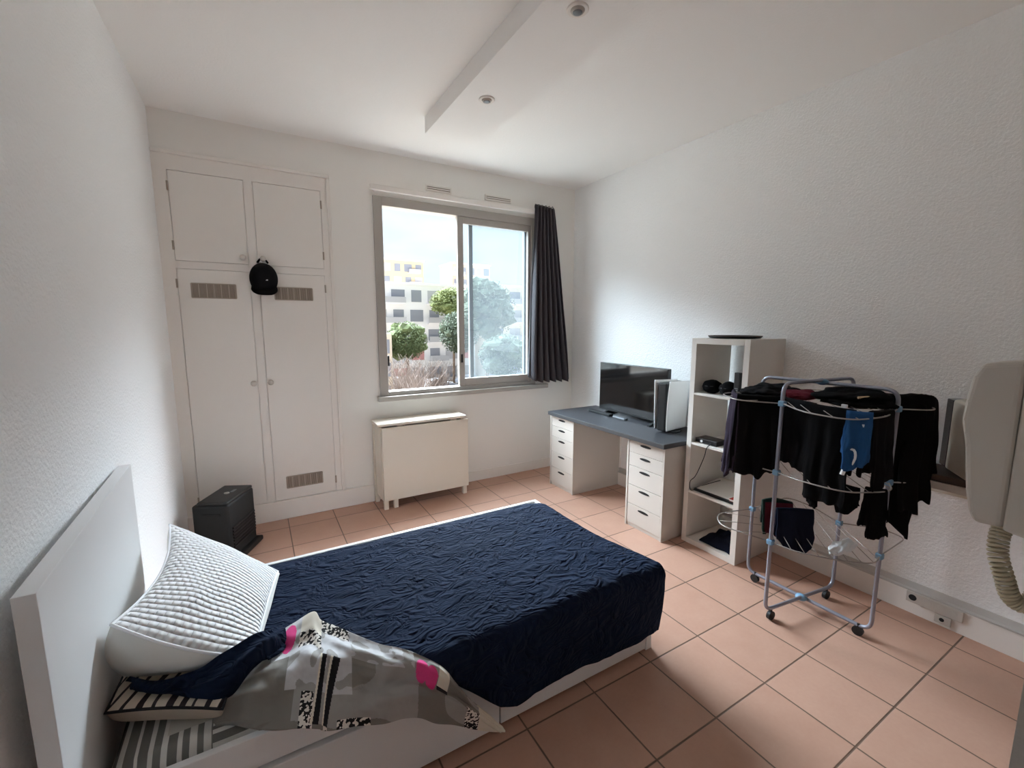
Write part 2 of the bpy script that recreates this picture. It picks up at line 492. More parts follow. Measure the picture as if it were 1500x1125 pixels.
# ------------------------------------------------------------------ built-in cupboard
cup = thing('built_in_cupboard', 'white built-in cupboard with four doors in the back wall corner', 'cupboard', (.55, 0, .155))
fr = MB()
Y0 = -.012
fr.box(.0, .078, Y0, 0, .155, 2.69).box(.516, .570, Y0, 0, .155, 2.59).box(1.03, 1.075, Y0, 0, .155, 2.69)
fr.box(.078, 1.03, Y0, 0, 2.59, 2.69).box(.078, .516, Y0, 0, 1.945, 1.995).box(.570, 1.03, Y0, 0, 1.945, 1.995)
fr.build('frame', WHITE2, cup)
MB().box(1.075, 1.10, -.024, 0, .155, 2.69, bev=.004).box(0, 1.10, -.024, 0, 2.69, 2.715, bev=.004).build('moulding', WHITE2, cup)
def knob(x, z, par):
    M = Matrix.Translation((x, -.016, z)) @ Matrix.Rotation(PI / 2, 4, 'X')
    MB().lathe([(.008, 0), (.008, .012), (.018, .016), (.021, .024), (.016, .032), (.004, .035)], M, 20).build('knob', WHITE, par, smooth=True)
def vent(x0, x1, z0, z1, par):
    v = MB().box(x0, x1, -.020, -.0165, z0, z1).build('vent', GRILLED, par)
    g = MB()
    n = 6
    for i in range(n + 1):
        x = x0 + (x1 - x0) * i / n
        g.box(x - .004, x + .004, -.024, -.018, z0, z1)
    m = 34
    for i in range(m + 1):
        x = x0 + (x1 - x0) * i / m
        g.box(x - .0016, x + .0016, -.022, -.018, z0, z1)
    g.box(x0, x1, -.024, -.018, z0 - .004, z0 + .002).box(x0, x1, -.024, -.018, z1 - .002, z1 + .004)
    g.build('grille', GRILLE, v)
for (x0, x1, z0, z1, kx, kz, vs, hx) in (
        (.082, .513, 1.998, 2.586, .48, 2.043, (), .076), (.574, 1.027, 1.998, 2.586, .607, 2.043, (), 1.030),
        (.082, .513, .160, 1.942, .486, 1.118, ((.155, .42, 1.748, 1.846),), .076), (.574, 1.027, .160, 1.942, .598, 1.118, ((.67, .931, 1.749, 1.84), (.66, .926, .252, .344)), 1.030)):
    d = B(x0, x1, -.016, 0, z0, z1, bev=.002).build('door', WHITE2, cup)
    knob(kx, kz, d)
    for q in vs: vent(*q, d)
    for z in ((z0 + .10), (z1 - .10)):
        MB().cyl((hx, -.018, z - .03), (hx, -.018, z + .03), .006, 10).build('hinge', GRILLE, d)

# ------------------------------------------------------------------ black cap on the cupboard door
def cap():
    cx, cz = .603, 1.90
    t = thing('baseball_cap', 'black baseball cap hanging by its strap on the upper cupboard door', 'cap', (cx, -.05, 1.78))
    def crown(u, v):
        a = u * 2 * PI; p = v * PI / 2
        rx, rz, ry = .094, .120, .105
        x = cx + rx * math.cos(a) * math.cos(p) ** .8
        z = cz + rz * math.sin(a) * math.cos(p) ** .8 * (1.0 if math.sin(a) < 0 else .95)
        y = -.022 - ry * math.sin(p)
        return Vector((x, y, z))
    MB().grid(crown, 40, 14, closed_u=True).build('crown', BLK2, t, smooth=True)
    def brim(u, v):
        a = PI * (1.12 + .76 * u)
        r = 1 + .48 * v * math.sin(PI * u) ** .7
        x = cx + (.088 + .004 * v) * (1 if math.cos(a) > 0 else -1) * abs(math.cos(a)) ** .6
        z = cz - .03 + .098 * math.sin(a) * (.50 + .50 * v) ** .8 * abs(math.sin(a)) ** -.35 * .98
        y = -.03 - .095 * math.sin(PI * u) ** .6 * (1 - .1 * v) - .03 * v * (1 - (2 * u - 1) ** 2)
        return Vector((x, y, z))
    MB().grid(brim, 24, 8).build('brim', BLK1, t, smooth=True, solid=.004)
    pts = [(cx - .035 + .07 * i / 8, -.035, cz + .112 + .035 * math.sin(PI * i / 8)) for i in range(9)]
    MB().tube(pts, .008, 6).build('strap', BLK1, t)
    B(cx - .012, cx + .022, -.040, -.030, cz + .122, cz + .150, bev=.003).build('strap_label', WHITEC, t, label='white strap tag')
    B(cx - .004, cx + .024, -.126, -.121, cz - .022, cz - .014, bev=.001).build('badge', WHITEC, t, label='small white front badge')
cap()

# ------------------------------------------------------------------ folded gateleg table
g = thing('folding_table', 'white folded drop-leaf table standing under the window', 'table', (1.74, -.15, 0))
B(1.335, 2.135, -.262, -.018, .720, .742, bev=.003).build('tabletop', WHITEW, g)
B(1.368, 2.148, -.268, -.248, .075, .708, bev=.003).build('leaf', WHITEW, g)
B(1.345, 2.125, -.038, -.018, .075, .708, bev=.003).build('leaf', WHITEW, g)
fr = MB()
fr.box(1.36, 1.385, -.245, -.045, .08, .715).box(2.085, 2.11, -.245, -.045, .08, .715)
fr.box(1.385, 2.085, -.150, -.130, .60, .715)
fr.build('end_panel', WHITEW, g)
for x, y in ((1.368, -.266), (1.452, -.262), (2.095, -.262), (1.345, -.055), (2.09, -.055)):
    B(x, x + .036, y, y + .036, 0, .14, bev=.002).build('leg', WHITEW, g)
for x in (1.5, 1.98): B(x, x + .06, -.258, -.25, .708, .72).build('hinge', GRILLE, g)

# ------------------------------------------------------------------ black heater
h = thing('space_heater', 'black boxy space heater with louvred front beside the cupboard', 'heater', (.262, -.42, 0), math.atan2(.305, .145))
# local: width along x (.335), depth along +y (left), front face -y
w2, d2 = .165, .112
B(-w2, w2, -d2, d2, .03, .405, bev=.014, seg=3).build('body', BLACKM, h, local=True)
B(-w2 + .004, w2 - .004, -d2 + .004, d2 - .03, .402, .425, bev=.008).build('top_panel', BLACKP, h, local=True)
lv = MB()
for i in range(7):
    lv.box(-w2 + .03, w2 - .02, -d2 - .008, -d2 + .004, .10 + i * .022, .111 + i * .022, M=None)
lv.build('louver', BLACKP, h, local=True)
B(-w2 - .01, w2 + .02, -d2 - .035, d2 + .005, 0, .035, bev=.01).build('base', BLACKP, h, local=True)
B(-w2 - .004, -w2 + .004, -.06, .05, .335, .35).build('handle', HANDLE, h, local=True)
MB().cyl((.0, -.02, .424), (.0, -.02, .430), .016, 16).build('button', ALU, h, local=True)
B(.02, .07, -.05, -.03, .424, .427).build('display', ALUD, h, local=True)

# ------------------------------------------------------------------ desk: two drawer units + worktop
XD = 2.947
def drawer_unit(y0, label):
    y1 = y0 - .36
    t = thing('drawer_unit', label, 'drawer unit', (XD + .29, (y0 + y1) / 2, 0), group='white drawer units carrying the desk top')
    c = MB()
    c.box(XD, XD + .575, y1, y1 + .016, 0, .70, bev=.0015).box(XD, XD + .575, y0 - .016, y0, 0, .70, bev=.0015)
    c.box(XD + .01, XD + .575, y1 + .016, y0 - .016, 0, .028).box(XD + .01, XD + .575, y1 + .016, y0 - .016, .69, .70)
    c.box(XD + .56, XD + .575, y1 + .016, y0 - .016, .028, .69)
    c.build('carcass', WHITE, t)
    yc = (y0 + y1) / 2
    for z0, z1 in ((.597, .694), (.492, .594), (.340, .489), (.187, .337), (.030, .184)):
        d = B(XD + .003, XD + .45, y1 + .019, y0 - .019, z0, z1, bev=.0015).build('drawer', WHITE, t)
        n = 14; hw, hh = .052, .0095
        zc = z1 - .030
        poly = [(yc + hw * math.cos(a * PI / n), zc + (hh * math.sin(a * PI / n)) * (1.15 if a <= n else .85)) for a in range(2 * n)]
        MB().prism(poly, XD + .0005, XD + .004, axis='x').build('handle', HANDLE, d)  # flat dark lens standing in for the shade inside the cutout
drawer_unit(-.442, 'white five-drawer unit under the window end of the desk')
drawer_unit(-1.468, 'white five-drawer unit under the desk end next to the bookcase')
tt = thing('desk_top', 'dark grey desk top lying across the two white drawer units', 'desk', (3.22, -1.15, .70))
B(2.912, 3.512, -1.845, -.448, .70, .7005 + .0325, bev=.002).build('board', GREYEDGE, tt)
B(2.914, 3.510, -1.843, -.450, .7328, .7345).build('surface', GREYTOP, tt)

# television
tv = thing('television', 'black flat-screen television standing on the grey desk top', 'television', (3.33, -1.11, .7345))
B(3.315, 3.352, -1.515, -.722, .768, 1.212, bev=.004).build('housing', BLACKP, tv)
B(3.3135, 3.3155, -1.507, -.730, .786, 1.205).build('screen', SCREEN, tv)
for y in (-.84, -1.40):
    MB().prism([(3.24, .7345), (3.43, .7345), (3.43, .742), (3.35, .775), (3.325, .775), (3.24, .742)], y - .012, y + .012, axis='y').build('foot', BLACKP, tv)
sb = thing('soundbar', 'slim black bar lying in front of the television at its left end', 'soundbar', (3.27, -.8, .7345))
B(3.235, 3.285, -.95, -.66, .7345, .757, bev=.006).build('body', BLACKM, sb)
B(3.2335, 3.236, -.94, -.67, .739, .752).build('grille', BLACKM, sb)
rc = thing('remote_control', 'small grey remote lying in front of the television', 'remote', (3.26, -1.06, .7345))
B(3.235, 3.275, -1.14, -.99, .7345, .752, bev=.005).build('body', ALUD, rc)
for i in range(3):
    for j in range(2): B(3.245 + j * .014, 3.253 + j * .014, -1.12 + i * .03, -1.112 + i * .03, .752, .7535).build('button', BLACKP, rc)

# upright games console
def console():
    t = thing('game_console', 'white and black upright game console on the right end of the desk', 'console', (3.29, -1.585, .7345), math.radians(4))
    # local: depth x (-.13 .. .13), width y (-.052 .. .052), height
    def panel(sg):
        m = MB()
        def fn(u, v):
            x = -.132 + .262 * u
            z = .022 + .372 * v
            y = sg * (.043 + .014 * v ** 2 + .010 * (1 - u) ** 2 + .004 * math.sin(PI * u))
            if u < .06: y += sg * .004
            x += -.006 * math.sin(PI * v) if u < .5 else 0
            z += .012 * (1 - u) * v
            return Vector((x, y, z))
        m.grid(fn, 16, 24)
        return m.build('side_panel', BEDW, t, local=True, smooth=True, solid=.005)
    panel(1); panel(-1)
    MB().prism([(-.131, -.037), (.118, -.037), (.118, .037), (-.131, .037)], .018, .388, axis='z', bev=.010).build('core', BLACKP, t, local=True, smooth=False)
    MB().lathe([(.075, 0), (.078, .006), (.070, .014), (.045, .018)], None, 32).build('stand', BLACKP, t, local=True, smooth=True)
    s = B(-.1355, -.133, -.0565, -.0525, .09, .15).build('disc_slot', HANDLE, t, local=True)
console()

# ------------------------------------------------------------------ bookcase with four cubbies
XK, YK, KW, KD, KH = 3.118, -1.868, .415, .39, 1.47
k = thing('bookcase', 'tall white four-cubby bookcase standing against the right wall', 'bookcase', (XK + KD / 2, YK - KW / 2, 0))
B(XK, XK + KD, YK - .038, YK, 0, KH, bev=.001).build('side_panel', WHITEK, k)
B(XK, XK + KD, YK - KW, YK - KW + .038, 0, KH, bev=.001).build('side_panel', WHITEK, k)
B(XK, XK + KD, YK - KW + .038, YK - .038, KH - .038, KH, bev=.001).build('top_panel', WHITEK, k)
B(XK, XK + KD, YK - KW + .038, YK - .038, 0, .038, bev=.001).build('bottom_panel', WHITEK, k)
SHZ = [.3745 + i * .3525 for i in range(3)]
for z in SHZ:
    B(XK + .002, XK + KD, YK - KW + .038, YK - .038, z, z + .016, bev=.001).build('shelf', WHITEK, k)
S1, S2, S3 = (z + .016 for z in SHZ)

# things in the bookcase
t = thing('tray', 'thin dark round tray lying flat on top of the bookcase', 'tray', (3.30, -2.06, KH))
MB().lathe([(.10, 0), (.155, .004), (.165, .016), (.160, .018), (.150, .010), (.10, .008)], Matrix.Translation((3.30, -2.06, KH)), 40).build('dish', BLACKP, t, smooth=True)
MB().tube([(3.30 + .163 * math.cos(a * PI / 20), -2.06 + .163 * math.sin(a * PI / 20), KH + .0165) for a in range(40)], .0025, 6, closed=True).build('rim', BROWN, t)
for i, (x, y, lab) in enumerate(((3.20, -1.985, 'black rounded soft pouch in the top cubby, nearer the desk'), (3.19, -2.115, 'black rounded soft pouch in the top cubby, next to the tall slim remote'))):
    p = thing('pouch', lab, 'pouch', (x, y, S3), group='black pouches in the top cubby')
    MB().blob((x, y, S3 + .046), (.062, .060, .048), .18, 2.2, 3, i + 3).build('body', BLK1, p, smooth=True)
    MB().tube([(x - .057 * math.cos(a * PI / 14), y - .055 * math.sin(a * PI / 14) * (1 if a < 15 else 1), S3 + .052) for a in range(-2, 15)], .003, 6).build('zip', BLACKP, p)
r = thing('remote_control', 'tall slim black remote standing upright in the top cubby', 'remote', (3.17, -2.185, S3))
B(3.155, 3.185, -2.205, -2.168, S3, S3 + .162, bev=.004).build('body', BLACKP, r)
for i in range(4):
    B(3.1535, 3.156, -2.197, -2.176, S3 + .02 + i * .012, S3 + .027 + i * .012).build('button', ALUD, r)
e = thing('electronics_box', 'small black electronic box with a round white button in the second cubby', 'device', (3.2, -1.98, S2))
B(3.15, 3.26, -2.08, -1.915, S2, S2 + .034, bev=.004).build('body', BLACKP, e)
MB().cyl((3.1505, -1.965, S2 + .016), (3.1465, -1.965, S2 + .016), .009, 16).build('button', WHITEC, e)
MB().cyl((3.1505, -1.935, S2 + .016), (3.148, -1.935, S2 + .016), .005, 12).build('light', GREENC, e)
cb = MB()
cb.tube([lerp_pts([(3.16, -2.04, S2 + .012), (3.112, -2.035, S2 - .01), (3.108, -2.02, .66), (3.11, -1.965, .52), (3.112, -1.92, .46), (3.115, -1.925, .40), (3.15, -1.94, S1 + .012), (3.24, -1.95, S1 + .03), (3.34, -2.00, S1 + .06)], i / 60) for i in range(61)], .0028, 6)
tag(cb.build('cable', BLACKM, loc=(3.11, -1.97, .5)), 'thin black cable dangling from the black electronic box into the third cubby', 'cable')
f = thing('folder', 'flat black folder lying in the third cubby', 'folder', (3.30, -2.07, S1))
B(3.145, 3.45, -2.238, -1.925, S1, S1 + .005, bev=.001).build('cover', BLACKP, f)
B(3.15, 3.445, -2.234, -1.93, S1 + .005, S1 + .012).build('pages', BLACKM, f)
B(3.145, 3.45, -2.238, -1.925, S1 + .012, S1 + .016, bev=.001).build('cover', BLACKP, f)
def sheet(u, v):
    x, y = 3.16 + .25 * u, -1.94 - .25 * v
    return Vector((x, y, S1 + .019 + .030 * u + .012 * v * (1 - v) * 4 * u))
tag(MB().grid(sheet, 10, 10).build('paper', PAPER, loc=(3.28, -2.06, S1 + .02), solid=.0015), 'white sheet of paper curling on the black folder', 'paper')
rb = thing('notebook', 'small red notebook lying on the black folder', 'notebook', (3.19, -2.215, S1 + .016))
B(3.15, 3.24, -2.236, -2.195, S1 + .016, S1 + .018).build('cover', RED, rb)
B(3.152, 3.238, -2.234, -2.197, S1 + .018, S1 + .030).build('pages', PAPER, rb)
B(3.15, 3.24, -2.236, -2.195, S1 + .030, S1 + .032).build('cover', RED, rb)
t = MB().grid(lambda u, v: Vector((3.15 + .26 * u + .02 * noise.noise(Vector((u * 3, v * 3, 1))), -1.99 - .235 * v + .03 * noise.noise(Vector((u * 4, v * 2, 5))), .0405 + (.065 + .035 * noise.noise(Vector((u * 5, v * 5, 9)))) * (math.sin(PI * min(1, u * 1.02)) ** .5) * (math.sin(PI * v) ** .5))), 26, 26)
tag(t.build('garment', NAVYC, loc=(3.27, -2.1, .04), solid=.004), 'dark crumpled garment in the bottom cubby', 'clothing')

# wall conduit behind the desk
c = thing('cable_trunking', 'narrow white cable trunking on the wall under the desk', 'trunking', (W - .01, -.785, .168))
B(W - .018, W, -.805, -.765, .168, .69, bev=.003).build('channel', WHITE2, c)
B(W - .021, W - .018, -.789, -.783, .17, .69).build('lid_seam', GRILLED, c)
# ------------------------------------------------------------------ sockets on the right skirting
def hole(m, y, z, x):
    m.cyl((x + .0005, y, z), (x - .002, y, z), .0165, 20)
XS = W - .030
t = thing('socket_block', 'long white wall socket block on the right skirting', 'socket', (XS, -3.14, .07))
B(XS - .012, XS, -3.255, -3.03, .066, .124, bev=.003).build('plate', WHITE, t)
hm = MB(); hole(hm, -3.058, .096, XS - .012); hm.build('socket_hole', HANDLE, t)
hm = MB()
for y in (-3.115, -3.165, -3.215):
    hole(hm, y, .096, XS - .012)
hm.build('socket_cover', CREAM, t)
t = thing('phone_socket', 'small square white socket low on the right skirting below the socket block', 'socket', (XS, -3.185, .02))
B(XS - .012, XS, -3.215, -3.15, .016, .062, bev=.003).build('plate', WHITE, t)
hm = MB().cyl((XS - .0115, -3.18, .040), (XS - .0135, -3.18, .040), .010, 16); hm.build('socket_hole', HANDLE, t)

# ------------------------------------------------------------------ ceiling spots
for (x, y, lab) in ((1.776, -1.406, 'small round white ceiling spotlight nearer the window'), (1.767, -2.254, 'small round white ceiling spotlight at the top edge of the photo')):
    t = thing('ceiling_spotlight', lab, 'spotlight', (x, y, 2.862), group='round ceiling spotlights')
    T = Matrix.Translation((x, y, 2.862)) @ Matrix.Rotation(PI, 4, 'X')
    MB().lathe([(.030, 0), (.046, .0), (.047, .004), (.042, .008), (.032, .005)], T, 32).build('trim_ring', WHITE2, t, smooth=True)
    MB().lathe([(.029, 0), (.030, .006), (.025, .013), (.012, .015)], T, 28).build('lamp', ALU, t, smooth=True)
    MB().lathe([(.021, .0135), (.017, .0155), (.004, .016)], T, 24).build('lens', ALUD, t, smooth=True)

# ------------------------------------------------------------------ wall shelf and beige appliance at the right
t = thing('wall_shelf', 'white wall shelf with brown top at the right edge behind the intercom', 'shelf', (3.4, -3.4, .78))
B(3.30, W, -3.75, -3.035, .775, .812, bev=.003).build('board', WHITE, t)
B(3.31, W - .002, -3.748, -3.037, .812, .845, bev=.002).build('top', BROWN, t)
B(W - .02, W, -3.70, -3.05, .70, .775).build('batten', BEIGE, t)
t = thing('countertop_appliance', 'beige box-shaped appliance with a dark glass panel on the wall shelf', 'appliance', (3.36, -3.25, .845))
MB().prism([(3.405, -3.135), (3.17, -3.292), (3.20, -3.50), (3.44, -3.52), (3.53, -3.30), (3.50, -3.155)], .862, 1.205, axis='z', bev=.012).build('body', BEIGE, t)
MB().prism([(3.462, -3.098), (3.398, -3.138), (3.49, -3.18), (3.52, -3.13)], .868, 1.20, axis='z', bev=.005).build('front_panel', SCREEN, t)
for x, y in ((3.42, -3.2), (3.25, -3.3), (3.25, -3.45), (3.42, -3.45)):
    MB().cyl((x, y, .845), (x, y, .866), .012, 12).build('foot', BLACKP, t)

# ------------------------------------------------------------------ intercom handset at the right edge
def intercom():
    t = thing('intercom_phone', 'cream wall intercom handset with coiled cord at the right edge', 'intercom', (1.41, -3.747, 1.28))
    x0, x1 = 1.372, 1.446
    prof = [(-3.704, 1.514), (-3.664, 1.508), (-3.656, 1.490), (-3.652, 1.455), (-3.6505, 1.428), (-3.654, 1.408), (-3.6575, 1.392), (-3.6605, 1.36), (-3.664, 1.33), (-3.670, 1.298), (-3.677, 1.284), (-3.706, 1.286)]
    MB().prism(prof, x0, x1, axis='x', bev=.007).build('handset', CREAM, t)
    MB().prism([(-3.7055, 1.516), (-3.747, 1.522), (-3.747, 1.278), (-3.7055, 1.284)], x0 - .001, x1 + .001, axis='x', bev=.003).build('base', CREAM, t)
    # coiled cord: down, loop, up
    path = [(1.405, -3.703, 1.286), (1.395, -3.700, 1.270), (1.385, -3.703, 1.245), (1.385, -3.712, 1.215), (1.388, -3.720, 1.190), (1.394, -3.731, 1.182), (1.40, -3.739, 1.195), (1.405, -3.741, 1.23), (1.408, -3.737, 1.262), (1.41, -3.735, 1.284)]
    pts = []
    N = 900; turns = 46
    for i in range(N + 1):
        s = i / N
        p = lerp_pts(path, s); q = lerp_pts(path, min(1, s + .004)); q0 = lerp_pts(path, max(0, s - .004))
        d = (q - q0).normalized()
        e1 = d.cross(Vector((1, 0, 0)))
        e1 = e1.normalized() if e1.length > .01 else Vector((0, 1, 0))
        e2 = d.cross(e1)
        a = s * turns * 2 * PI
        rr = .0092 * min(1, s * 30, (1 - s) * 30)
        pts.append(p + e1 * rr * math.cos(a) + e2 * rr * math.sin(a))
    MB().tube(pts, .0021, 6).build('cord', CORDM, t, smooth=True)
intercom()

# ------------------------------------------------------------------ bed
bed = thing('bed', 'white single bed frame with tall headboard against the left wall', 'bed', (1.05, -2.02, 0))
yF, yN = -1.485, -2.525
hb = MB().prism([(.010, -1.602), (.048, -1.602), (.083, -2.615), (.044, -2.615)], 0.0, 1.0, axis='z', bev=.0015)
hb.build('headboard', BEDW, bed)
B(.085, 2.085, yF - .022, yF, .02, .385, bev=.002).build('side_rail', BEDW, bed)
B(.085, 2.085, yN, yN + .022, .285, .385, bev=.002).build('side_rail', BEDW, bed)
B(2.060, 2.085, yN + .022, yF - .022, .02, .385, bev=.002).build('foot_board', BEDW, bed)
for x, y in ((2.045, yN + .002), (2.045, yF - .042), (.09, yN + .002), (.09, yF - .042)):
    B(x, x + .036, y, y + .036, 0, .285, bev=.002).build('leg', BEDW, bed)
B(.12, 1.232, yN - .012, yN + .45, .018, .275, bev=.003).build('drawer', BEDW, bed)
B(1.242, 2.035, yN - .004, yN + .45, .018, .275, bev=.003).build('drawer', BEDW, bed)
sl = MB()
for i in range(14): sl.box(.16 + i * .135, .22 + i * .135, yN + .03, yF - .03, .29, .305)
sl.build('slat', BROWN, bed)

def mattress():
    t = thing('mattress', 'mattress in a grey striped fitted sheet, bare only at the near headboard corner', 'mattress', (1.07, -2.0, .305))
    def mi(u, v):
        # patchwork print of the sheet: plain, stripes along, stripes across
        x, y = .095 + 1.96 * u, yF - .025 - .985 * v
        if x < .175 and y < -2.33: return 0
        if x < .34: return 0 if y < -2.405 or x < .22 else 2
        return 1
    def fn(u, v):
        x = .095 + 1.96 * u; y = yF - .026 - .986 * v
        e = min(1, min(u, 1 - u) * 1.96 / .05) ** .5 * min(1, min(v, 1 - v) * .986 / .05) ** .5
        return Vector((x, y, .345 + .055 * e + .004 * noise.noise(Vector((x * 9, y * 9, 0)))))
    MB().grid(fn, 90, 60, mats=mi).build('fitted_sheet', [SHEETX, SHEETY, SHEETP], t)
    B(.10, 2.05, -2.498, -1.515, .306, .344, bev=.01).build('core', SHEETP, t)
mattress()

def zebra_pillow():
    t = thing('pillow', 'black and beige zebra-striped pillow under the white one by the headboard', 'pillow', (.32, -2.05, .40))
    NL, NR, FR_, FL_ = Vector((.082, -2.335, .478)), Vector((.365, -2.478, .472)), Vector((.47, -1.98, .455)), Vector((.086, -1.86, .46))
    def seam(u, v):
        p = (1 - u) * (1 - v) * NL + u * (1 - v) * NR + u * v * FR_ + (1 - u) * v * FL_
        a, b = 2 * u - 1, 2 * v - 1
        c = (NL + NR + FR_ + FL_) / 4
        return p + (c - p) * .05 * ((1 - a * a) * b * b + (1 - b * b) * a * a), a, b
    def half(sg):
        def fn(u, v):
            p, a, b = seam(u, v)
            k = (max(0, 1 - a ** 4) * max(0, 1 - b ** 4)) ** .5
            th = .014 * k if sg > 0 else -.068 * k ** .45
            return p + Vector((0, 0, th + .005 * noise.noise(p * 8) * k))
        return fn
    MB().grid(half(1), 30, 30).build('top_cover', ZEBRA, t)
    MB().grid(half(-1), 40, 40).build('underside', mat('beige_cotton', (178, 164, 148), .9), t)
    e = []
    for i in range(80):
        a = i / 80 * 4
        q_, q = int(a), a - int(a)
        e.append(seam(*((q, 0), (1, q), (1 - q, 1), (0, 1 - q))[q_])[0])
    MB().tube(e, .004, 6, closed=True).build('piping', DBLACK, t)
zebra_pillow()

def white_pillow():
    t = thing('pillow', 'white quilted pillow leaning on the headboard', 'pillow', (.3, -2.0, .5))
    A, Bc, Cc, D = Vector((.136, -1.515, .685)), Vector((.534, -1.745, .462)), Vector((.098, -2.255, .692)), Vector((.446, -2.335, .500))
    n = (Bc - A).cross(Cc - A).normalized()
    if n.z < 0: n = -n
    def base(u, v):
        # u: A->B, v: A->C
        pinch = .035
        uu = u; vv = v
        p = (1 - u) * (1 - v) * A + u * (1 - v) * Bc + (1 - u) * v * Cc + u * v * D
        c = (A + Bc + Cc + D) / 4
        a, b = 2 * u - 1, 2 * v - 1
        edge = max(abs(a), abs(b))
        inward = (1 - a * a) * b * b + (1 - b * b) * a * a
        p = p + (c - p) * .035 * inward + (Bc - A) * (.10 * (1 - b * b) * (1 - u) ** 2) - (Cc - A) * (.03 * (1 - a * a) * (1 - v) ** 3) + (Cc - A) * (.06 * (1 - a * a) * v ** 3)
        return p, a, b
    def top(u, v):
        p, a, b = base(u, v)
        k = ((1 - a * a) * (1 - b * b)) ** .55
        return p + n * (.062 * k) + n * .008 * noise.noise(Vector((u * 4, v * 4, 3)))
    def ring(s):
        a = (s % 1) * 4; i, q = int(a), a - int(a)
        u, v = ((q, 0), (1, q), (1 - q, 1), (0, 1 - q))[i]
        return u, v
    TH = .19
    n2 = (n + Vector((0, 0, 1.8))).normalized()
    def side(s, v):
        u, w = ring(s)
        p, a, b = base(u, w)
        c = (A + Bc + Cc + D) / 4
        out = (p - c); out = (out - n * out.dot(n))
        d = out.normalized() * .022 * math.sin(PI * v) - out * .16 * v * v
        return p - n2 * (.19 - .15 * u) * v + d
    MB().grid(top, 60, 60, uvs=True).build('quilted_cover', QUILT, t, smooth=True)
    MB().grid(side, 120, 10, closed_u=True).build('gusset', mat('white_knit', (222, 221, 216), .9, bump=(70, .1, .002)), t, smooth=True)
    def bottom(u, v):
        p, a, b = base(u, v)
        c = (A + Bc + Cc + D) / 4
        out = (p - c); out = (out - n * out.dot(n))
        return p - n2 * (.19 - .15 * u) - out * .16
    MB().grid(bottom, 10, 10).build('underside', MATS['white_knit'], t, smooth=True)
    MB().tube([base(*ring(i / 160))[0] for i in range(160)], .005, 8, closed=True).build('piping', WHITEC, t, smooth=True)
white_pillow()

def blanket():
    t = thing('blanket', 'dark navy quilted bedspread covering the bed', 'bedspread', (1.3, -2.0, .43))
    SM = [(.40, .65), (.55, .71), (.75, .87), (.88, .99), (.95, 1.06), (1.0, 1.10), (1.1, 1.20), (1.2, 1.30), (1.27, 1.332), (1.8, 1.327), (2.12, 1.302)]
    def smax(x):
        for (xa, a), (xb, c) in zip(SM, SM[1:]):
            if x <= xb: return a + (c - a) * max(0, (x - xa) / (xb - xa))
        return SM[-1][1]
    def fn(u, v):
        yfar = -1.560
        L1 = .952                      # flat run far -> near edge
        x = .40 + 1.66 * u
        s = v * smax(x)                 # arc length across the bed
        xe = 2.050 + .063 * smoothstep(.55, 1.0, s)
        x = .40 + (xe - .40) * u
        puff = .030 * min(1, s / .10) ** .6
        zt = .405 + puff + .010 * smoothstep(.3, .9, s)
        zt -= .014 * smoothstep(.93, 1.0, u)
        R = .05
        if s < L1:
            y, z = yfar - s, zt
        elif s < L1 + R * PI / 2:
            a = (s - L1) / R
            y = yfar - L1 - R * math.sin(a); z = zt - R * (1 - math.cos(a))
        else:
            d = s - L1 - R * PI / 2
            q = d / .3
            z = zt - R - d
            y = yfar - L1 - R + .014 * q + .012 * math.sin(x * 9) * q
            if u > .9: x += .012 * q - .03 * q * q * smoothstep(.9, 1, u)
        nz = noise.noise(Vector((x * 7, y * 9, z * 5))) * .007 + noise.noise(Vector((x * 22, y * 26, z * 16 + 3))) * .0045
        if s < .03 or (s < L1 and u > .985): nz *= .4
        return Vector((x, y - (nz if s > L1 else 0), z + (nz if s <= L1 + .05 else 0)))
    MB().grid(fn, 170, 140).build('cover', NAVY, t, solid=.006)
    # turned-back corner lying under the white pillow
    far = [(0.120, -2.245, 0.505), (0.202, -2.325, 0.512), (0.303, -2.368, 0.535), (0.376, -2.358, 0.565), (0.476, -2.319, 0.57), (0.531, -2.215, 0.51)]
    mid = [(0.134, -2.280, 0.510), (0.211, -2.352, 0.513), (0.314, -2.408, 0.522), (0.384, -2.412, 0.535), (0.466, -2.372, 0.55), (0.540, -2.272, 0.512)]
    near = [(0.143, -2.29, 0.500), (0.221, -2.358, 0.498), (0.324, -2.426, 0.490), (0.383, -2.435, 0.480), (0.444, -2.386, 0.5), (0.539, -2.303, 0.485)]
    def fl(u, v):
        p = lerp_pts([lerp_pts(far, u), lerp_pts(mid, u), lerp_pts(near, u)], v)
        return p + Vector((0, 0, .008 * math.sin(v * 9 + u * 4) + .008 * noise.noise(p * 12)))
    MB().grid(fl, 60, 24).build('turned_back_corner', NAVY, t, solid=.012)
blanket()

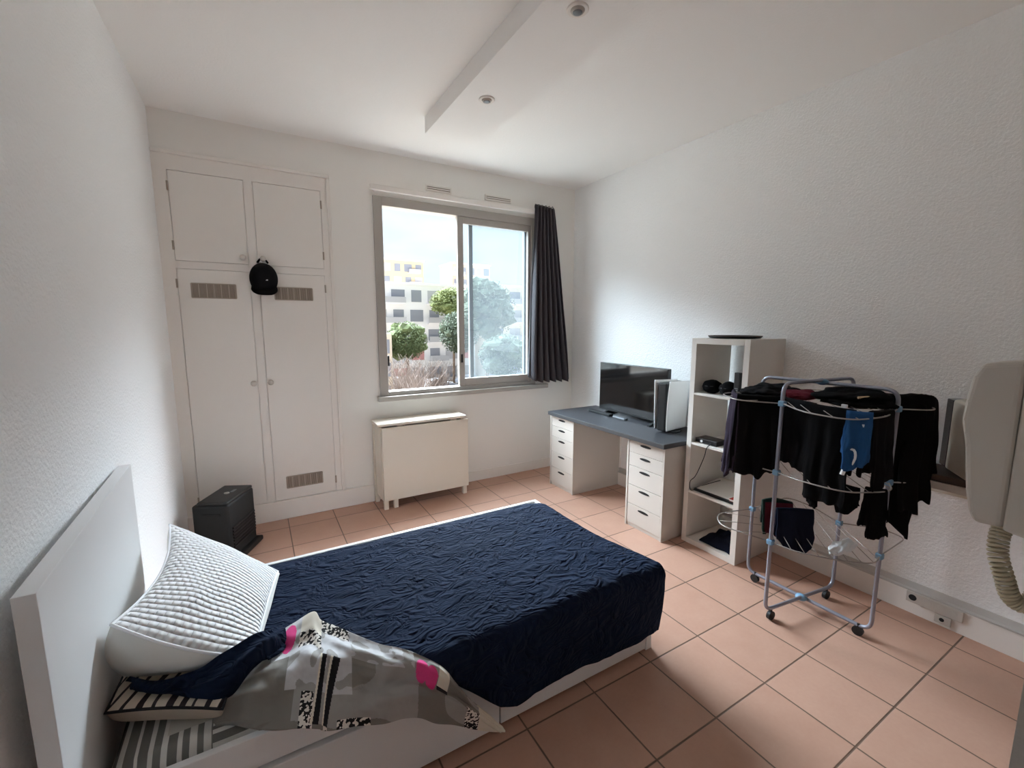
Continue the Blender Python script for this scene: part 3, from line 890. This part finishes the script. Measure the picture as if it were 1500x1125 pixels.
def duvet():
    t = thing('duvet', 'crumpled grey patchwork duvet with pink spots spilling over the near bed side', 'duvet', (.75, -2.45, .42))
    U = [(.34, -2.37, .452), (.44, -2.29, .468), (.52, -2.215, .478), (.573, -2.218, .502), (.633, -2.24, .535), (.652, -2.285, .522), (.69, -2.313, .506), (.739, -2.37, .495), (.813, -2.452, .48), (.876, -2.50, .47), (.939, -2.56, .452), (.99, -2.592, .415), (1.035, -2.596, .338), (1.095, -2.598, .240), (1.163, -2.60, .146), (1.222, -2.60, .064)]
    Lw = [(.335, -2.445, .412), (.38, -2.462, .408), (.45, -2.52, .402), (.50, -2.548, .398), (.555, -2.573, .395), (.60, -2.590, .385), (.63, -2.592, .365), (.704, -2.592, .342), (.786, -2.592, .308), (.85, -2.592, .295), (.905, -2.592, .268), (.956, -2.592, .222), (1.023, -2.59, .180), (1.091, -2.592, .130), (1.16, -2.594, .085), (1.222, -2.60, .056)]
    def fn(u, v):
        p = lerp_pts(U, u) * (1 - v) + lerp_pts(Lw, u) * v
        w = math.sin(PI * v)
        taper = min(1, (1 - u) * 4)
        p = p + Vector((0, -.020, .034)) * (w * taper)
        # folds radiating from the peak and running along the spill
        fold = math.sin(v * 11 + u * 9 + 1.5 * noise.noise(Vector((u * 5, v * 3, 4)))) * .015 * w * taper
        fold += .012 * noise.noise(Vector((u * 14, v * 7, 8))) * min(1, w * 1.5) * taper
        p = p + Vector((0, -fold * .8, fold))
        if p.y > -2.52 and p.z < .45 + .0: p.z = max(p.z, .412)
        return p
    def mi(u, v):
        # 0 taupe 1 grey 2 pale grey 3 pink 4 cream 5 black 6 speckle
        def ell(cu, cv, ru, rv): return ((u - cu) / ru) ** 2 + ((v - cv) / rv) ** 2 < 1
        if ell(.185, .20, .028, .17) : return 3
        if ell(.655, .30, .020, .20) or ell(.690, .34, .022, .22): return 3
        if .225 < u < .335 and v < .20: return 4
        if .225 < u < .335 and v < .36: return 6
        if .335 < u < .455 and v < .14: return 6
        if .715 < u < .760 and v < .50:
            return 5 if (v > .42) else 4
        if .835 < u < .885 and v > .45: return 6
        if u > .885: return 4
        # black strips with white edge
        for c in (.345, .400):
            uu = u - c + (v - .45) * .07
            if .40 < v < .97 and -.004 < uu < .022: return 5
            if .40 < v < .97 and -.014 < uu <= -.004: return 4
        if .255 < u < .305 and v > .74: return 6
        if .36 < u < .385 and v > .84: return 6
        if .42 < u < .50 and v > .93: return 6
        if .20 < u < .46 and v < .72: return 2 if noise.noise(Vector((u * 22, v * 6, 2))) > -.15 else 1
        if .46 < u < .63 and v < .36: return 2 if noise.noise(Vector((u * 30, v * 9, 6))) > 0 else 1
        if u < .23: return 0 if v > .42 or u < .13 else 2
        return 1 if noise.noise(Vector((u * 6, v * 2, 1))) > 0.1 else 0
    MB().grid(fn, 420, 170, mats=mi).build('cover', [DTAUPE, DGREY, DGREY2, DPINK, DCREAM, DBLACK, SPECK], t, solid=.014)
duvet()

# ------------------------------------------------------------------ clothes airer
FL, FR, BR, BL = Vector((2.744, -2.692, 0)), Vector((3.059, -3.038, 0)), Vector((3.30, -2.764, 0)), Vector((3.062, -2.404, 0))
TZ = (1.175, .822, .45)
air = thing('clothes_airer', 'grey metal folding clothes airer on castors by the right wall', 'clothes airer', (3.04, -2.725, 0))
def loop(a, b, zt, zb):
    up = Vector((0, 0, 1))
    return round_path([a + up * zb, b + up * zb, b + up * zt, a + up * zt], .055, 7, closed=True)
MB().tube(loop(BL, FR, 1.262, .052), .0095, 12, closed=True).build('tube_frame', TUBE, air, smooth=True)
MB().tube(loop(FL, BR, 1.276, .066), .0095, 12, closed=True).build('tube_frame', TUBE, air, smooth=True)
cc = (FL + BR) / 2 * .5 + (BL + FR) / 2 * .5
for z in (.06, 1.268):
    MB().blob((cc.x, cc.y, z), (.030, .030, .018), .1, 2, 2, 1).build('hub', CLIPB, air, smooth=True)
for a in (FL, FR, BL, BR):
    for z in TZ:
        B(a.x - .015, a.x + .015, a.y - .015, a.y + .015, z - .014, z + .014, bev=.005).build('clip', CLIPB, air)
    d = (cc - a).normalized() * .05
    p = a + d
    q = d.cross(Vector((0, 0, 1))).normalized()
    w = MB().cyl((p.x - q.x * .009, p.y - q.y * .009, .024), (p.x + q.x * .009, p.y + q.y * .009, .024), .024, 18)
    w.cyl((p.x, p.y, .024), (p.x, p.y, .062), .007, 8)
    w.build('castor', BLACKP, air)
RIMS = {}
def tier(z, fw, lw, rw, bw):
    """rim polyline with bulged wings, then wires across"""
    rim = MB()
    paths = {}
    def wing(a, b, mids):
        pts = round_path([Vector((a.x, a.y, z))] + [Vector((m[0], m[1], z + (m[2] if len(m) > 2 else 0))) for m in mids] + [Vector((b.x, b.y, z))], .08, 5)
        rim.tube(pts, .0032, 6); return pts
    paths['f'] = wing(FL, FR, fw); paths['l'] = wing(FL, BL, lw); paths['r'] = wing(FR, BR, rw); paths['b'] = wing(BL, BR, bw)
    r = rim.build('rim_wire', WIRE, air, smooth=True)
    wires = MB()
    def at(P, s):
        L = [0]
        for p, q in zip(P, P[1:]): L.append(L[-1] + (q - p).length)
        x = s * L[-1]
        for i in range(len(P) - 1):
            if x <= L[i + 1]: return P[i].lerp(P[i + 1], (x - L[i]) / max(1e-6, L[i + 1] - L[i]))
        return P[-1]
    for i in range(9):
        s = (i + .7) / 9.4
        wires.tube([at(paths['f'], s), at(paths['b'], s)], .0018, 5)
    wl = at(paths['l'], .3)
    for i in range(3):
        s = .25 + i * .22
        a = at(paths['l'], s); m = Vector((FL.x, FL.y, z)).lerp(Vector((BL.x, BL.y, z)), s)
        wires.tube([a, m], .0018, 5)
    wires.build('wire', WIRE, air, smooth=True)
    RIMS[z] = (paths, at)
tier(TZ[0], [(2.60, -2.86), (2.585, -3.05), (2.80, -3.09)], [(2.635, -2.52), (2.78, -2.33)], [(3.17, -3.15), (3.40, -3.02)], [(3.25, -2.40), (3.42, -2.56)])
tier(TZ[1], [(2.655, -2.84, .02), (2.655, -3.03, .025), (2.90, -3.11, .01)], [(2.74, -2.58), (2.80, -2.43)], [(3.15, -3.10), (3.33, -3.00)], [(3.22, -2.42), (3.38, -2.56)])
tier(TZ[2], [(2.75, -2.82), (2.86, -2.985), (2.96, -3.06)], [(2.685, -2.44), (2.815, -2.335)], [(3.395, -3.03), (3.42, -2.92)], [(3.44, -2.41), (3.42, -2.56)])

# draped laundry -------------------------------------------------------------
def drape(name, label, cat, line, m, front, back, out, seed=1, rip=.012, nrip=4.5, hemamp=.02, thick=.006, spread=.0, parent=None, group=None, lift=.008, kind_mats=None, child='cloth'):
    """cloth over a line (list of 3-D points); front / back: hanging lengths as lists sampled along the line;
    out: horizontal direction of the front side"""
    out = Vector(out).normalized()
    def samp(L, u):
        if isinstance(L, (int, float)): return L
        x = u * (len(L) - 1); i = min(int(x), len(L) - 2)
        f = x - i; f = f * f * (3 - 2 * f)
        return L[i] * (1 - f) + L[i + 1] * f
    mid = lerp_pts(line, .5); dirv = (Vector(line[-1]) - Vector(line[0])).normalized()
    def fn(u, v):
        p = lerp_pts(line, u)
        lf, lb = samp(front, u), samp(back, u)
        s = -lb + (lf + lb) * v
        r = .014
        drop = max(0, abs(s) - r * 1.57)
        hem = hemamp * noise.noise(Vector((u * 6, seed * 3.7, 0)))
        ang = max(-PI / 2, min(PI / 2, s / r))
        q = drop / max(.05, lf if s > 0 else lb)
        z = lift + r * math.cos(ang) - drop - hem * q
        o = r * math.sin(ang)
        o += (1 if s > 0 else -1) * q * .02
        wob = rip * q ** .7 * math.sin(u * 2 * PI * nrip + seed + 1.3 * noise.noise(Vector((u * 3, q * 2, seed))))
        wob += .010 * q * noise.noise(Vector((u * 9, q * 5, seed * 2)))
        side = spread * q * (u - .5) * 2 + .012 * q * noise.noise(Vector((q * 4, (0 if u < .5 else 5), seed * 5)))
        return p + out * (o + wob) + dirv * side + Vector((0, 0, z))
    if parent is None:
        t = thing(name, label, cat, tuple(mid), group=group)
    else:
        t = parent
    return MB().grid(fn, 56, 50, mats=kind_mats).build(child, m, t, solid=thick), t
GR = 'laundry on the airer'
oF = (-.74, -.67, 0); oL = (-.66, .40, 0); oR = (.70, -.72, 0)
Z0 = TZ[0]
# purple-grey edged top on the left wing, then the black one next to it
drape('shirt', 'dark purple-grey top hanging at the far left of the airer', 'clothing', [(2.86, -2.36, Z0), (2.76, -2.43, Z0), (2.694, -2.505, Z0)], [PURP], [.43, .46, .43], .30, (-.85, .3, 0), 2, .02, 2.5, .03, group=GR, spread=.02)
drape('trousers', 'black trousers over the left wing of the airer', 'clothing', [(2.690, -2.49, Z0 + .004), (2.75, -2.58, Z0 + .004), (2.808, -2.652, Z0 + .004)], [BLK1], [.41, .43, .44, .41, .37], .28, (-.85, -.5, 0), 3, .012, 3, .03, group=GR, spread=.02)
drape('jumper', 'black jumper hanging on the airer just right of the front left post', 'clothing', [(2.835, -2.655, Z0), (2.80, -2.74, Z0), (2.77, -2.832, Z0)], [BLK2], [.34, .33, .35, .34], .30, (-.95, -.3, 0), 4, .008, 3, .02, group=GR, spread=.004)
drape('t_shirt', 'black t-shirt hanging at the front of the airer left of the blue garment', 'clothing', [(2.74, -2.825, Z0 + .002), (2.725, -2.92, Z0 + .002), (2.72, -3.01, Z0 + .002)], [BLK1], [.45, .46, .45, .44], .3, (-1, -.1, 0), 5, .010, 2.5, .02, group=GR)
sh, tshirt = drape('shorts', 'blue shorts with a white print hanging at the front of the airer', 'clothing', [(2.668, -2.995, Z0 + .004), (2.685, -3.035, Z0 + .004), (2.705, -3.076, Z0 + .004)], [BLUEC], [.255, .265, .24, .22], .2, (-.9, -.4, 0), 6, .008, 1.6, .012, group=GR)
for (pts, r) in (([(2.650, -3.012, 1.01), (2.652, -3.018, .97), (2.648, -3.010, .925)], .009), ([(2.656, -3.024, 1.04), (2.664, -3.040, 1.035), (2.666, -3.044, 1.0), (2.660, -3.032, .965), (2.652, -3.018, .945)], .005), ([(2.678, -3.056, 1.15), (2.68, -3.058, 1.12), (2.68, -3.058, 1.10)], .005)):
    MB().tube([lerp_pts(pts, i / 10) for i in range(11)], r, 8).build('print', WHITEC, tshirt, label='white print')
drape('leggings', 'black leggings hanging between the blue shorts and the front right post', 'clothing', [(2.765, -3.045, Z0), (2.84, -3.060, Z0), (2.905, -3.070, Z0)], [BLK2], [.34, .36, .33, .30], .3, (-.3, -1, 0), 7, .008, 2.5, .02, group=GR)
# hooded jacket on the right wing
jk, jt = drape('jacket', 'large black hooded jacket hanging over the right side of the airer', 'clothing', [(3.10, -2.985, Z0 + .035), (3.17, -3.05, Z0 + .045), (3.26, -3.09, Z0 + .035), (3.345, -3.085, Z0 + .01)], [BLK1], [.64, .70, .66, .56, .47, .37], .35, (-.15, -1, 0), 8, .018, 3, .09, group=GR, spread=-.005, thick=.012)
MB().grid(lambda u, v: Vector((3.16 + .10 * u - .05 * v, -3.085 - .03 * v + .02 * math.sin(u * PI), Z0 + .02 - .52 * v)) + Vector((.02 * math.sin(v * 7), .03 * math.cos(u * 2 * PI), .01 * math.sin(u * 9))), 30, 40).build('sleeve', BLK1, jt, solid=.02)
# heaps on the top tier
def heap(name, label, c, r, m, seed, flat=1.0, parts=None):
    t = thing(name, label, 'clothing', (c[0], c[1], c[2] - r[2]), group=GR)
    b = MB()
    def fn(u, v):
        a = u * 2 * PI; p = -PI / 2 + v * PI
        d = Vector((math.cos(a) * math.cos(p), math.sin(a) * math.cos(p), math.sin(p)))
        k = 1 + .30 * noise.noise(d * 1.8 + Vector((seed, 0, 0))) + .12 * noise.noise(d * 5 + Vector((0, seed, 0)))
        z = d.z * r[2] * k
        if z < 0: z *= .55
        return Vector((c[0] + d.x * r[0] * k, c[1] + d.y * r[1] * k, c[2] + z))
    b.grid(fn, 64, 32, closed_u=True)
    b.build('cloth', m, t, smooth=True)
    return t
t1 = heap('hoodie', 'black hoodie heaped on top of the airer in the middle', (3.07, -2.87, Z0 + .018), (.20, .16, .054), BLK1, 3)
MB().tube([lerp_pts([(2.93, -2.93, Z0 + .048), (3.0, -2.97, Z0 + .050), (3.07, -3.0, Z0 + .036)], i / 10) for i in range(11)], .006, 6).build('drawstring', LEATHER, t1, label='beige drawstring')
B(2.785, 2.797, -2.948, -2.924, Z0 - .008, Z0 + .030, bev=.003).build('tag', WHITEC, t1, label='pale tag')
t2 = heap('pullover', 'dark pullover heaped on the left part of the airer top', (2.93, -2.52, Z0 + .016), (.19, .12, .046), BLK2, 6)
t3 = heap('vest', 'dark red and black vest lying on the airer top behind the front left post', (2.98, -2.64, Z0 + .012), (.14, .08, .035), REDC, 9)
# things hanging from the middle tier
Z1 = TZ[1]
drape('sock', 'short black sock hanging from the middle tier of the airer', 'clothing', [(2.755, -2.835, Z1), (2.750, -2.86, Z1), (2.745, -2.885, Z1)], [BLK1], [.125, .135, .14], .1, (-.95, -.3, 0), 11, .006, 1, .01, group=GR)
drape('beanie', 'rounded black beanie hanging from the middle of the airer', 'clothing', [(2.80, -2.925, Z1 - .005), (2.80, -2.965, Z1 - .005), (2.80, -3.025, Z1 - .005)], [BLK2], [.09, .14, .14, .09], .1, (-.95, -.3, 0), 12, .006, 1, .004, group=GR)
drape('leggings', 'narrow black legging hanging low from the front of the airer', 'clothing', [(2.835, -3.035, Z1), (2.845, -3.06, Z1), (2.87, -3.095, Z1)], [BLK1], [.225, .24, .215], .2, (-.7, -.7, 0), 13, .008, 1, .012, group=GR)
# lower tier
Z2 = TZ[2]
drape('scarf', 'dark red and green scarf hanging on the lowest tier of the airer', 'clothing', [(2.86, -2.57, Z2 + .14), (2.93, -2.60, Z2 + .145), (2.99, -2.66, Z2 + .13)], [GREENC, REDC], [.19, .21, .18], .15, (-.6, -.6, 0), 14, .014, 2, .02, group=GR, kind_mats=lambda u, v: 1 if v > .50 and u > .12 else 0)
drape('shorts', 'navy shorts draped over the lowest tier of the airer', 'clothing', [(2.84, -2.66, Z2 + .13), (2.91, -2.72, Z2 + .135), (2.98, -2.77, Z2 + .13)], [NAVYC], [.16, .23, .24, .20], .17, (-.7, -.7, 0), 15, .012, 2, .02, group=GR)
t4 = heap('sock', 'white crumpled sock lying on the lowest tier of the airer', (2.96, -2.92, Z2 + .014), (.105, .038, .032), WHITEC, 21)

# ------------------------------------------------------------------ outside the window
GZ = -7.0
def ground():
    m, nt, b = node_mat('dry_ground')
    tc = nt.nodes.new('ShaderNodeTexCoord')
    n = nt.nodes.new('ShaderNodeTexNoise'); n.inputs['Scale'].default_value = .25; n.inputs['Detail'].default_value = 6
    nt.links.new(tc.outputs['Object'], n.inputs['Vector'])
    nt.links.new(mixc(nt, n.outputs['Fac'], lin((128, 116, 104)), lin((160, 150, 136))), b.inputs['Base Color'])
    b.inputs['Roughness'].default_value = .95
    return m
struct(B(-90, 190, 2.0, 230, GZ - .5, GZ).build('ground', ground()))
BWHITE = mat('white_render', (234, 231, 232), .9)
BYEL = mat('yellow_render', (206, 187, 154), .9)
BYEL2 = mat('pink_render', (206, 180, 160), .9)
BPALE = mat('pale_render', (222, 208, 190), .9)
BWIN = mat('hazy_window', (140, 142, 152), .4)  # window grey lightened, outdoor haze put into the colour
BSHADE = mat('grey_shutter', (182, 180, 184), .8)  # shutter tone lightened with the same haze in its colour
BRED = mat('red_awning', (196, 140, 138), .9)
PINE = mat('pine_needles', (86, 96, 78), .95, var=.5, var_scale=3)
PINE2 = mat('umbrella_pine_needles', (112, 120, 72), .95, var=.4, var_scale=3)
LEAF = mat('bright_leaves', (98, 110, 74), .95, var=.45, var_scale=3)
TWIG = mat('bare_twigs', (132, 118, 110), .95, var=.3, var_scale=5)
BARK = mat('bark', (110, 92, 78), .95)

def block(name, label, x0, x1, y, d, z1, m, floors, cols, bal=None, wm=None, roof=True, skip=0.0, z0=GZ, rnd=1):
    t = thing(name, label, 'building', ((x0 + x1) / 2, y, z0))
    rr = random.Random(rnd)
    B(x0, x1, y, y + d, z0, z1).build('wall', m, t)
    if roof: B(x0 - .3, x1 + .3, y - .3, y + d, z1, z1 + .35).build('roof', BWHITE, t)
    fh = (z1 - z0) / floors; cw = (x1 - x0) / cols
    for i in range(floors):
        for j in range(cols):
            if rr.random() < skip: continue
            zc = z1 - (i + .55) * fh; xc = x0 + (j + .5) * cw
            w = cw * (.28 if (i + j) % 2 else .36); hh = fh * .30
            wd = B(xc - w, xc + w, y - .05, y + .1, zc - hh, zc + hh).build('window', (wm or [BWIN, BSHADE])[rr.randrange(len(wm or [1, 2]))], t)
        if bal:
            zb = z1 - (i + .93) * fh
            for (a, c) in bal:
                bb = B(x0 + (x1 - x0) * a, x0 + (x1 - x0) * c, y - 1.1, y, zb - .12, zb + .05).build('balcony', BWHITE, t)
                B(x0 + (x1 - x0) * a, x0 + (x1 - x0) * c, y - 1.12, y - 1.05, zb + .05, zb + .85).build('balcony_rail', BSHADE, bb)
block('apartment_block', 'long white four-storey apartment block seen through the open window half', 12.0, 31.0, 60, 10, 7.3, BWHITE, 5, 7, bal=((.22, .40), (.58, .74)), wm=[BWIN, BSHADE, BRED, BWIN], rnd=3)
block('apartment_block', 'white apartment block with stacked balconies seen through the right pane', 32.0, 46.0, 58, 10, 7.5, BPALE, 5, 4, bal=((.28, .62),), rnd=5)
block('apartment_tower', 'pale yellow apartment tower on the left beyond the white block', 26.5, 36.6, 100, 12, 16.4, BYEL, 8, 4, bal=((.62, .9),), rnd=8, wm=[BWIN, BSHADE])
block('apartment_tower', 'yellow and pink apartment tower in the middle beyond the pine', 44.0, 54.6, 100, 8, 16.6, BYEL2, 8, 5, bal=((.0, .3),), rnd=9)
block('house', 'small pale building behind the window frame at lower left', 11.0, 13.35, 44, 8, .6, BPALE, 3, 2, rnd=11, roof=False)

def crown(m, c, r, n, seed, flat=1.0, size=.42):
    rr = random.Random(seed)
    for i in range(n):
        a = rr.uniform(0, 2 * PI); h = rr.uniform(-1, 1); q = rr.uniform(.3, 1) ** .6
        s = math.sqrt(max(0, 1 - h * h))
        p = (c[0] + r[0] * q * s * math.cos(a), c[1] + r[1] * q * s * math.sin(a), c[2] + r[2] * q * h * flat)
        k = size * rr.uniform(.6, 1.2)
        m.blob(p, (r[0] * k, r[1] * k, r[2] * k * .8), .55, 2.6, 2, rr.random() * 20)
def leaves(m, c, r, n, seed, s=.22):
    rr = random.Random(seed)
    for i in range(n):
        a = rr.uniform(0, 2 * PI); h = rr.uniform(-1, 1); q = rr.uniform(.75, 1.12)
        w = math.sqrt(max(0, 1 - h * h))
        p = Vector((c[0] + r[0] * q * w * math.cos(a), c[1] + r[1] * q * w * math.sin(a), c[2] + r[2] * q * h))
        d1 = Vector((rr.uniform(-1, 1), rr.uniform(-1, 1), rr.uniform(-1, 1))).normalized() * s * rr.uniform(.5, 1.3)
        d2 = d1.orthogonal().normalized() * s * rr.uniform(.4, .9)
        f = m.bm.faces.new([m.bm.verts.new(p + d1), m.bm.verts.new(p + d2), m.bm.verts.new(p - d1), m.bm.verts.new(p - d2)])
def tree(name, label, x, y, z, r, m, seed, n=30, group='trees outside the window', size=.42):
    t = thing(name, label, 'tree', (x, y, GZ), group=group)
    MB().tube([lerp_pts([(x, y, GZ), (x + .1, y, GZ + (z - GZ) * .5), (x - .1, y, z)], i / 8) for i in range(9)], lambda s: .22 - .1 * s, 8).build('trunk', BARK, t)
    c = MB(); crown(c, (x, y, z), [q * .9 for q in r], n, seed, size=size); leaves(c, (x, y, z), r, 3500, seed + 1, .13)
    c.build('crown', m, t, recalc=False)
tree('deciduous_tree', 'rounded bright green tree at the left of the open window half', 15.6, 46, -.3, (2.15, 2.0, 2.0), LEAF, 4, 26)
tree('umbrella_pine', 'yellow-green umbrella pine beside the window stile', 25.13, 55, 4.67, (2.95, 2.6, 1.93), PINE2, 12, 26)
tree('pine_tree', 'large dark pine seen through the right pane', 27.0, 48, 3.6, (3.6, 3.0, 3.6), PINE, 22, 46)
tree('pine_tree', 'lower loose dark pine foliage under the umbrella pine', 20.2, 41.5, .7, (2.05, 1.78, 2.14), PINE, 32, 26, size=.34)
tree('deciduous_tree', 'low grey-green tree at the foot of the large pine', 24.1, 38, -1.73, (2.8, 2.0, 2.1), PINE, 42, 34)
def shrub(x, y, h, seed, label):
    rr = random.Random(seed)
    t = thing('bare_shrub', label, 'shrub', (x, y, GZ), group='bare shrubs outside the window')
    m = MB()
    for i in range(110):
        a = rr.uniform(0, 2 * PI); l = h * rr.uniform(.5, 1); sp = rr.uniform(.1, .75)
        p0 = Vector((x + rr.uniform(-.5, .5), y + rr.uniform(-.5, .5), GZ))
        p1 = p0 + Vector((math.cos(a) * sp * l * .4, math.sin(a) * sp * l * .4, l * .6))
        p2 = p1 + Vector((math.cos(a) * sp * l * .5, math.sin(a) * sp * l * .5, l * .4))
        m.tube([p0, p1, p2], lambda s: .035 - .025 * s, 4, cap=False)
        for j in range(3):
            b = rr.uniform(0, 2 * PI)
            q = p1.lerp(p2, rr.random())
            m.tube([q, q + Vector((math.cos(b) * .4, math.sin(b) * .4, .5)) * l * .3], .014, 3, cap=False)
    m.build('branches', TWIG, t)
for i, (x, y, h, lab) in enumerate(((12.6, 38, 5.2, 'bare brown shrub by the left window frame'), (15.0, 41, 5.0, 'bare brown shrub in the middle of the open window half'), (18.2, 43, 4.2, 'low bare brown shrub in front of the parked cars'), (13.3, 35, 4.2, 'low bare brown shrub nearest the window sill'))):
    shrub(x, y, h, 50 + i, lab)
CARP = [mat('car_white', (220, 222, 226), .3), mat('car_grey', (120, 124, 132), .3), mat('car_dark', (52, 54, 60), .3)]
def car(x, y, rz, m, label):
    t = thing('car', label, 'car', (x, y, GZ), rz, group='parked cars outside the window')
    MB().prism([(-2, .35), (2, .35), (2.02, .75), (1.1, .85), (.6, 1.35), (-1.2, 1.38), (-1.8, .9), (-2.02, .8)], -.85, .85, axis='y', bev=.06).build('body', m, t, local=True)
    MB().prism([(.95, .88), (.52, 1.28), (-1.12, 1.3), (-1.6, .92)], -.87, .87, axis='y').build('window', BWIN, t, local=True)
    for sx in (-1.25, 1.25):
        for sy in (-.8, .8):
            MB().cyl((sx, sy - .1, .33), (sx, sy + .1, .33), .33, 14).build('wheel', BLACKM, t, local=True)
car(21.5, 52, .2, CARP[0], 'white car parked behind the bare shrubs near the window stile')
car(27.0, 53.5, .15, CARP[1], 'grey car parked beside the white car under the pines')
car(21.0, 46.5, .3, CARP[2], 'dark car parked nearest the window under the pine')
car(17.2, 56, .1, CARP[0], 'white car parked behind the round green tree')

# ------------------------------------------------------------------ sky
w = bpy.data.worlds.new('overcast_sky'); SC.world = w; w.use_nodes = True
nt = w.node_tree; bg = nt.nodes['Background']
tc = nt.nodes.new('ShaderNodeTexCoord')
sp = nt.nodes.new('ShaderNodeSeparateXYZ'); nt.links.new(tc.outputs['Generated'], sp.inputs[0])
n = nt.nodes.new('ShaderNodeTexNoise'); n.inputs['Scale'].default_value = 5; n.inputs['Detail'].default_value = 5
mp = nt.nodes.new('ShaderNodeMapping'); mp.inputs['Scale'].default_value = (1, 1, 3)
nt.links.new(tc.outputs['Generated'], mp.inputs[0]); nt.links.new(mp.outputs[0], n.inputs['Vector'])
mr = nt.nodes.new('ShaderNodeMapRange'); mr.inputs[1].default_value = .35; mr.inputs[2].default_value = .68
nt.links.new(n.outputs['Fac'], mr.inputs[0])
colr = mixc(nt, mr.outputs[0], (0.70, 0.83, 0.99), (0.84, 0.92, 1.0))

# bright sky patch added above the view to light the room, plain overcast elsewhere
def ramp(v, a0, a1, b0, b1):
    q = nt.nodes.new('ShaderNodeMapRange'); q.interpolation_type = 'SMOOTHSTEP'
    for i, k in enumerate((a0, a1, b0, b1)): q.inputs[i + 1].default_value = k
    nt.links.new(v, q.inputs[0]); return q.outputs[0]
hi = ramp(sp.outputs[2], .29, .40, 0.0, 1.0)
front = ramp(sp.outputs[1], .02, .35, 0.0, 1.0)
top = ramp(sp.outputs[2], .50, .72, 1.0, 0.45)
stg = mth(nt, 'ADD', 0.25, mth(nt, 'MULTIPLY', mth(nt, 'MULTIPLY', mth(nt, 'MULTIPLY', hi, top), front), SKY_HI))
nt.links.new(stg, bg.inputs['Strength'])
nt.links.new(mixc(nt, mth(nt, 'MULTIPLY', hi, front), colr, (0.80, 0.905, 1.0)), bg.inputs['Color'])

# ------------------------------------------------------------------ camera and view
cam = bpy.data.cameras.new('camera'); co = bpy.data.objects.new('camera', cam); COL.objects.link(co)
r = Vector((.863108, -.505018, .000852)); u = Vector((.067146, .116430, .990927)); fw = Vector((.500535, .855220, -.134402))
M = Matrix((( r.x, u.x, -fw.x, .515655), (r.y, u.y, -fw.y, -3.853762), (r.z, u.z, -fw.z, 1.559799), (0, 0, 0, 1)))
co.matrix_world = M
cam.sensor_fit = 'HORIZONTAL'; cam.sensor_width = 36; cam.lens = 640.443 / 1500 * 36
cam.clip_start = .02; cam.clip_end = 500
SC.camera = co
vs = SC.view_settings
SC.display_settings.display_device = 'sRGB'
vs.view_transform = 'Standard'; vs.look = 'None'; vs.gamma = 1; vs.use_curve_mapping = False
vs.exposure = 2.27
cy = SC.cycles
cy.max_bounces = 14; cy.diffuse_bounces = 10; cy.glossy_bounces = 3; cy.transparent_max_bounces = 12; cy.transmission_bounces = 6
cy.use_denoising = True; cy.caustics_reflective = False; cy.caustics_refractive = False
cy.sample_clamp_indirect = 8
